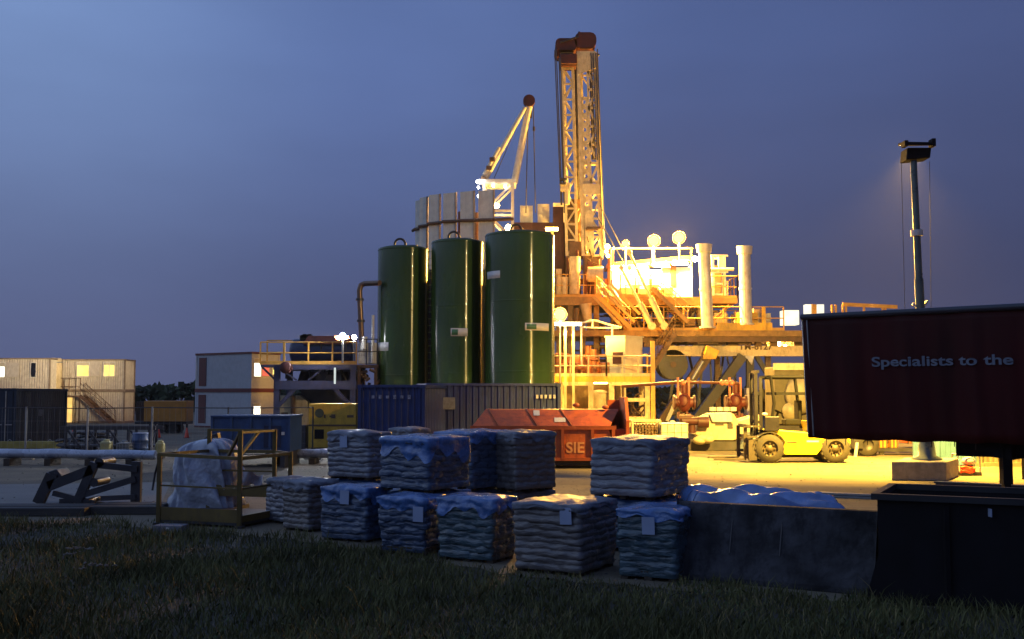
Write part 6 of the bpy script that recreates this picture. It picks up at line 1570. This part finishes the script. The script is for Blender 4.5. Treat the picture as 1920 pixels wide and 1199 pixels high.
for p_, q_, z0_, z1_ in ((cA, cB, .10, .33), (cD, cE, .34, .56), (cB, cC, .10, .22), (cE, cC, .12, .30)):
    m.bar(up(p_, (z0_ + z1_) / 2), up(q_, (z0_ + z1_) / 2), .02, z1_ - z0_)
m.build('kick_plate', CAGE, t)
m = MB(L6_); m.prism([up(cA, .05), up(cB, .05), up(cC, .05), up(cE, .05), up(cD, .05)], (0, 0, .05)); m.build('floor', DARK, t)
m = MB(L6_); g = cA + V(-.1, .3, 0); m.path([up(cA, 1.25), g + V(-.08, 0, .9), g + V(-.12, 0, .6)], .02, 6); m.build('chain', DARK, t)
m = MB(L6_); 
for c in (cA, cB, cC, cD): m.box(up(c, .025), (.16, .16, .05))
m.build('foot', DARK, t)
# white wrapped bundle
g = G(368, 965); t = thing('wrapped_bundle', 'bulky load in crumpled white film standing behind the yellow cage', 'bundle', V(g.x, g.y + .8, 0))
n1, n2 = 150, 64; vs = []; fs = []; r1 = random.Random(41); phs = [(r1.randint(2, 17), r1.uniform(2, 11), r1.uniform(0, 6.28), r1.uniform(.012, .045)) for _ in range(16)]
for j in range(n2 + 1):
    f = j / n2
    for i in range(n1):
        q = 2 * math.pi * i / n1; cx_, sy_ = math.cos(q), math.sin(q); e = .42; sx_ = math.copysign(abs(cx_) ** e, cx_); sy2 = math.copysign(abs(sy_) ** e, sy_)
        rr = 1.0 if f < .6 else math.sqrt(max(0, 1 - ((f - .6) / .4) ** 2.4))
        wv = sum(am * (1.2 - 2.4 * abs(math.sin((k_ * q + b_ * f * 1.6 + p_) / 2))) for k_, b_, p_, am in phs) * .8
        x = .70 * sx_ * (rr + wv * (1 if f < .97 else 0)) * (1 - .06 * f); y = .60 * sy2 * (rr + wv * (1 if f < .97 else 0))
        z = .08 + 1.34 * f if f < .6 else .08 + 1.34 * (.6 + .4 * math.sin((f - .6) / .4 * math.pi / 2)); z += .06 * math.sin(x * 4 + 1) * f
        vs.append((x, y, z))
for j in range(n2):
    for i in range(n1): fs.append((j * n1 + i, j * n1 + (i + 1) % n1, (j + 1) * n1 + (i + 1) % n1, (j + 1) * n1 + i))
fs.append([n2 * n1 + i for i in range(n1)])
m = MB(); m.add(vs, fs, True); m.build('film_wrap', WRAPW, t)
m = MB(); vs = []; fs = []
for i in range(13):
    for j in range(9): u, v_ = i / 12, j / 8; vs.append((.66 + .55 * u, -.3 + .1 * math.sin(u * 9 + v_ * 3), .95 - .25 * u - .40 * v_ * (1 - .5 * u) + .04 * math.sin(u * 14)))
for i in range(12):
    for j in range(8): k = i * 9 + j; fs.append((k, k + 9, k + 10, k + 1))
m.add(vs, fs, True); o = m.build('loose_flap', WRAPW, t); o.modifiers.new('t', 'SOLIDIFY').thickness = .01
m = MB(); m.prism([(-.28, .2, 1.36), (.15, .2, 1.40), (.12, .2, 1.58), (-.08, .2, 1.52)], (0, .25, 0)); m.build('hook_end', DARK, t, bevel=.02)
m = MB(); m.bx(-.72, .72, -.6, .6, 0, .09); m.build('wooden_pallet', WOOD, t)
g = G(320, 998); t = thing('concrete_pad', 'small grey footing slab at the corner of the yellow cage', 'slab', g)
m = MB(); m.prism([(-.27, -.13, 0), (.25, -.2, 0), (.28, .12, 0), (-.24, .18, 0)], (0, 0, .13)); m.build('slab_body', pm('grey_slab', (.18, .18, .2), .8, bump=.2), t, bevel=.015)
m = MB(); m.box((.0, -.175, .085), (.05, .012, .03), Matrix.Rotation(-.13, 3, 'Z')); m.build('plate', LABEL, t)

# folded dark steel jack frame
jz = 23.3
def Jp(px, py, d=0): return P(px, py, jz + d)
t = thing('folding_jack_frame', 'dark folded steel jacking frame with slanted arms beside the grass', 'frame', (Jp(165, 950).x, jz + .3, 0)); L7 = t.location
def jb(pts, w_, h_, nm='arm', d0=0, d1=.5, mat=DARK):
    m = MB(L7)
    for dd in (d0, d1):
        for (a_, b_) in zip(pts, pts[1:]): m.bar(Jp(*a_, dd), Jp(*b_, dd), h_, w_)
    m.build(nm, mat, t)
jb([(72, 944), (98, 890)], .22, .14); jb([(92, 912), (175, 880)], .20, .14); jb([(100, 925), (178, 944)], .10, .1); jb([(145, 944), (178, 868)], .18, .14); jb([(150, 930), (255, 898)], .13, .12)
jb([(182, 872), (258, 880)], .13, .12); jb([(190, 935), (255, 932)], .10, .1); jb([(110, 905), (165, 888)], .09, .05, 'rod', .2, .3, DARK)
m = MB(L7)
for dd in (0, .55): a_ = Jp(246, 866, dd); b_ = Jp(262, 947, dd); m.bx(a_.x, b_.x, jz + dd, jz + dd + .12, .02, a_.z)
m.build('end_post', DARK, t)
m = MB(L7); m.prism([Jp(90, 885), Jp(105, 880), Jp(122, 902), Jp(96, 915)][::-1], (0, .6, 0)); m.build('knuckle', DARK, t, bevel=.02)
m = MB(L7)
for px, py, r in ((188, 868, .10), (102, 893, .07), (165, 940, .06), (178, 905, .09)): q = Jp(px, py); m.tube(q - V(0, .06, 0), q + V(0, .66, 0), r, n=14)
m.build('pivot', DARK, t)
m = MB(L7); a_ = Jp(70, 948); b_ = Jp(268, 948); m.bx(a_.x, b_.x, jz - .05, jz + .75, .01, .07)
m.box(Jp(125, 940, -.02), (.3, .04, .1)); m.build('base_frame', DARK, t)
# dark timber mats at grass edge
def mat_(px0, px1, py, Y, lab, seed):
    a_, b_ = P(px0, py, Y), P(px1, py, Y); t = thing('timber_mat', lab, 'mat', ((a_.x + b_.x) / 2, Y, 0), 0, 'dark mats along the grass edge')
    for k in range(3):
        m = MB(t.location); m.bx(a_.x + .04 * k, b_.x - .03 * k, Y + k * .32, Y + k * .32 + .29, 0, .17 + .01 * (k % 2)); m.build('timber', pm('dark_wet_timber', (.045, .04, .035), .7, var=.4, bump=.3, stretch=(.3, 4, 4)), t, bevel=.02)
mat_(-60, 158, 965, 21.6, 'dark timber mat at the left edge beneath the jack frame', 1)
mat_(165, 300, 962, 21.9, 'dark timber mat between the jack frame and the yellow cage', 2)

# ================================================================== HAZE (thin volume added to give the lamps a bloom)
HZ = bpy.data.materials.new('lamp_glow_haze'); HZ.use_nodes = True; HZ.node_tree.nodes.clear()
ho = HZ.node_tree.nodes.new('ShaderNodeOutputMaterial'); hv_ = HZ.node_tree.nodes.new('ShaderNodeVolumePrincipled')
hv_.inputs['Color'].default_value = (.8, .8, .8, 1); hv_.inputs['Density'].default_value = .00016; hv_.inputs['Anisotropy'].default_value = .15
HZ.node_tree.links.new(hv_.outputs[0], ho.inputs['Volume'])
m = MB(); m.bx(-310, 310, -45, 330, -1, 34); o = m.build('haze', HZ); o['kind'] = 'stuff'
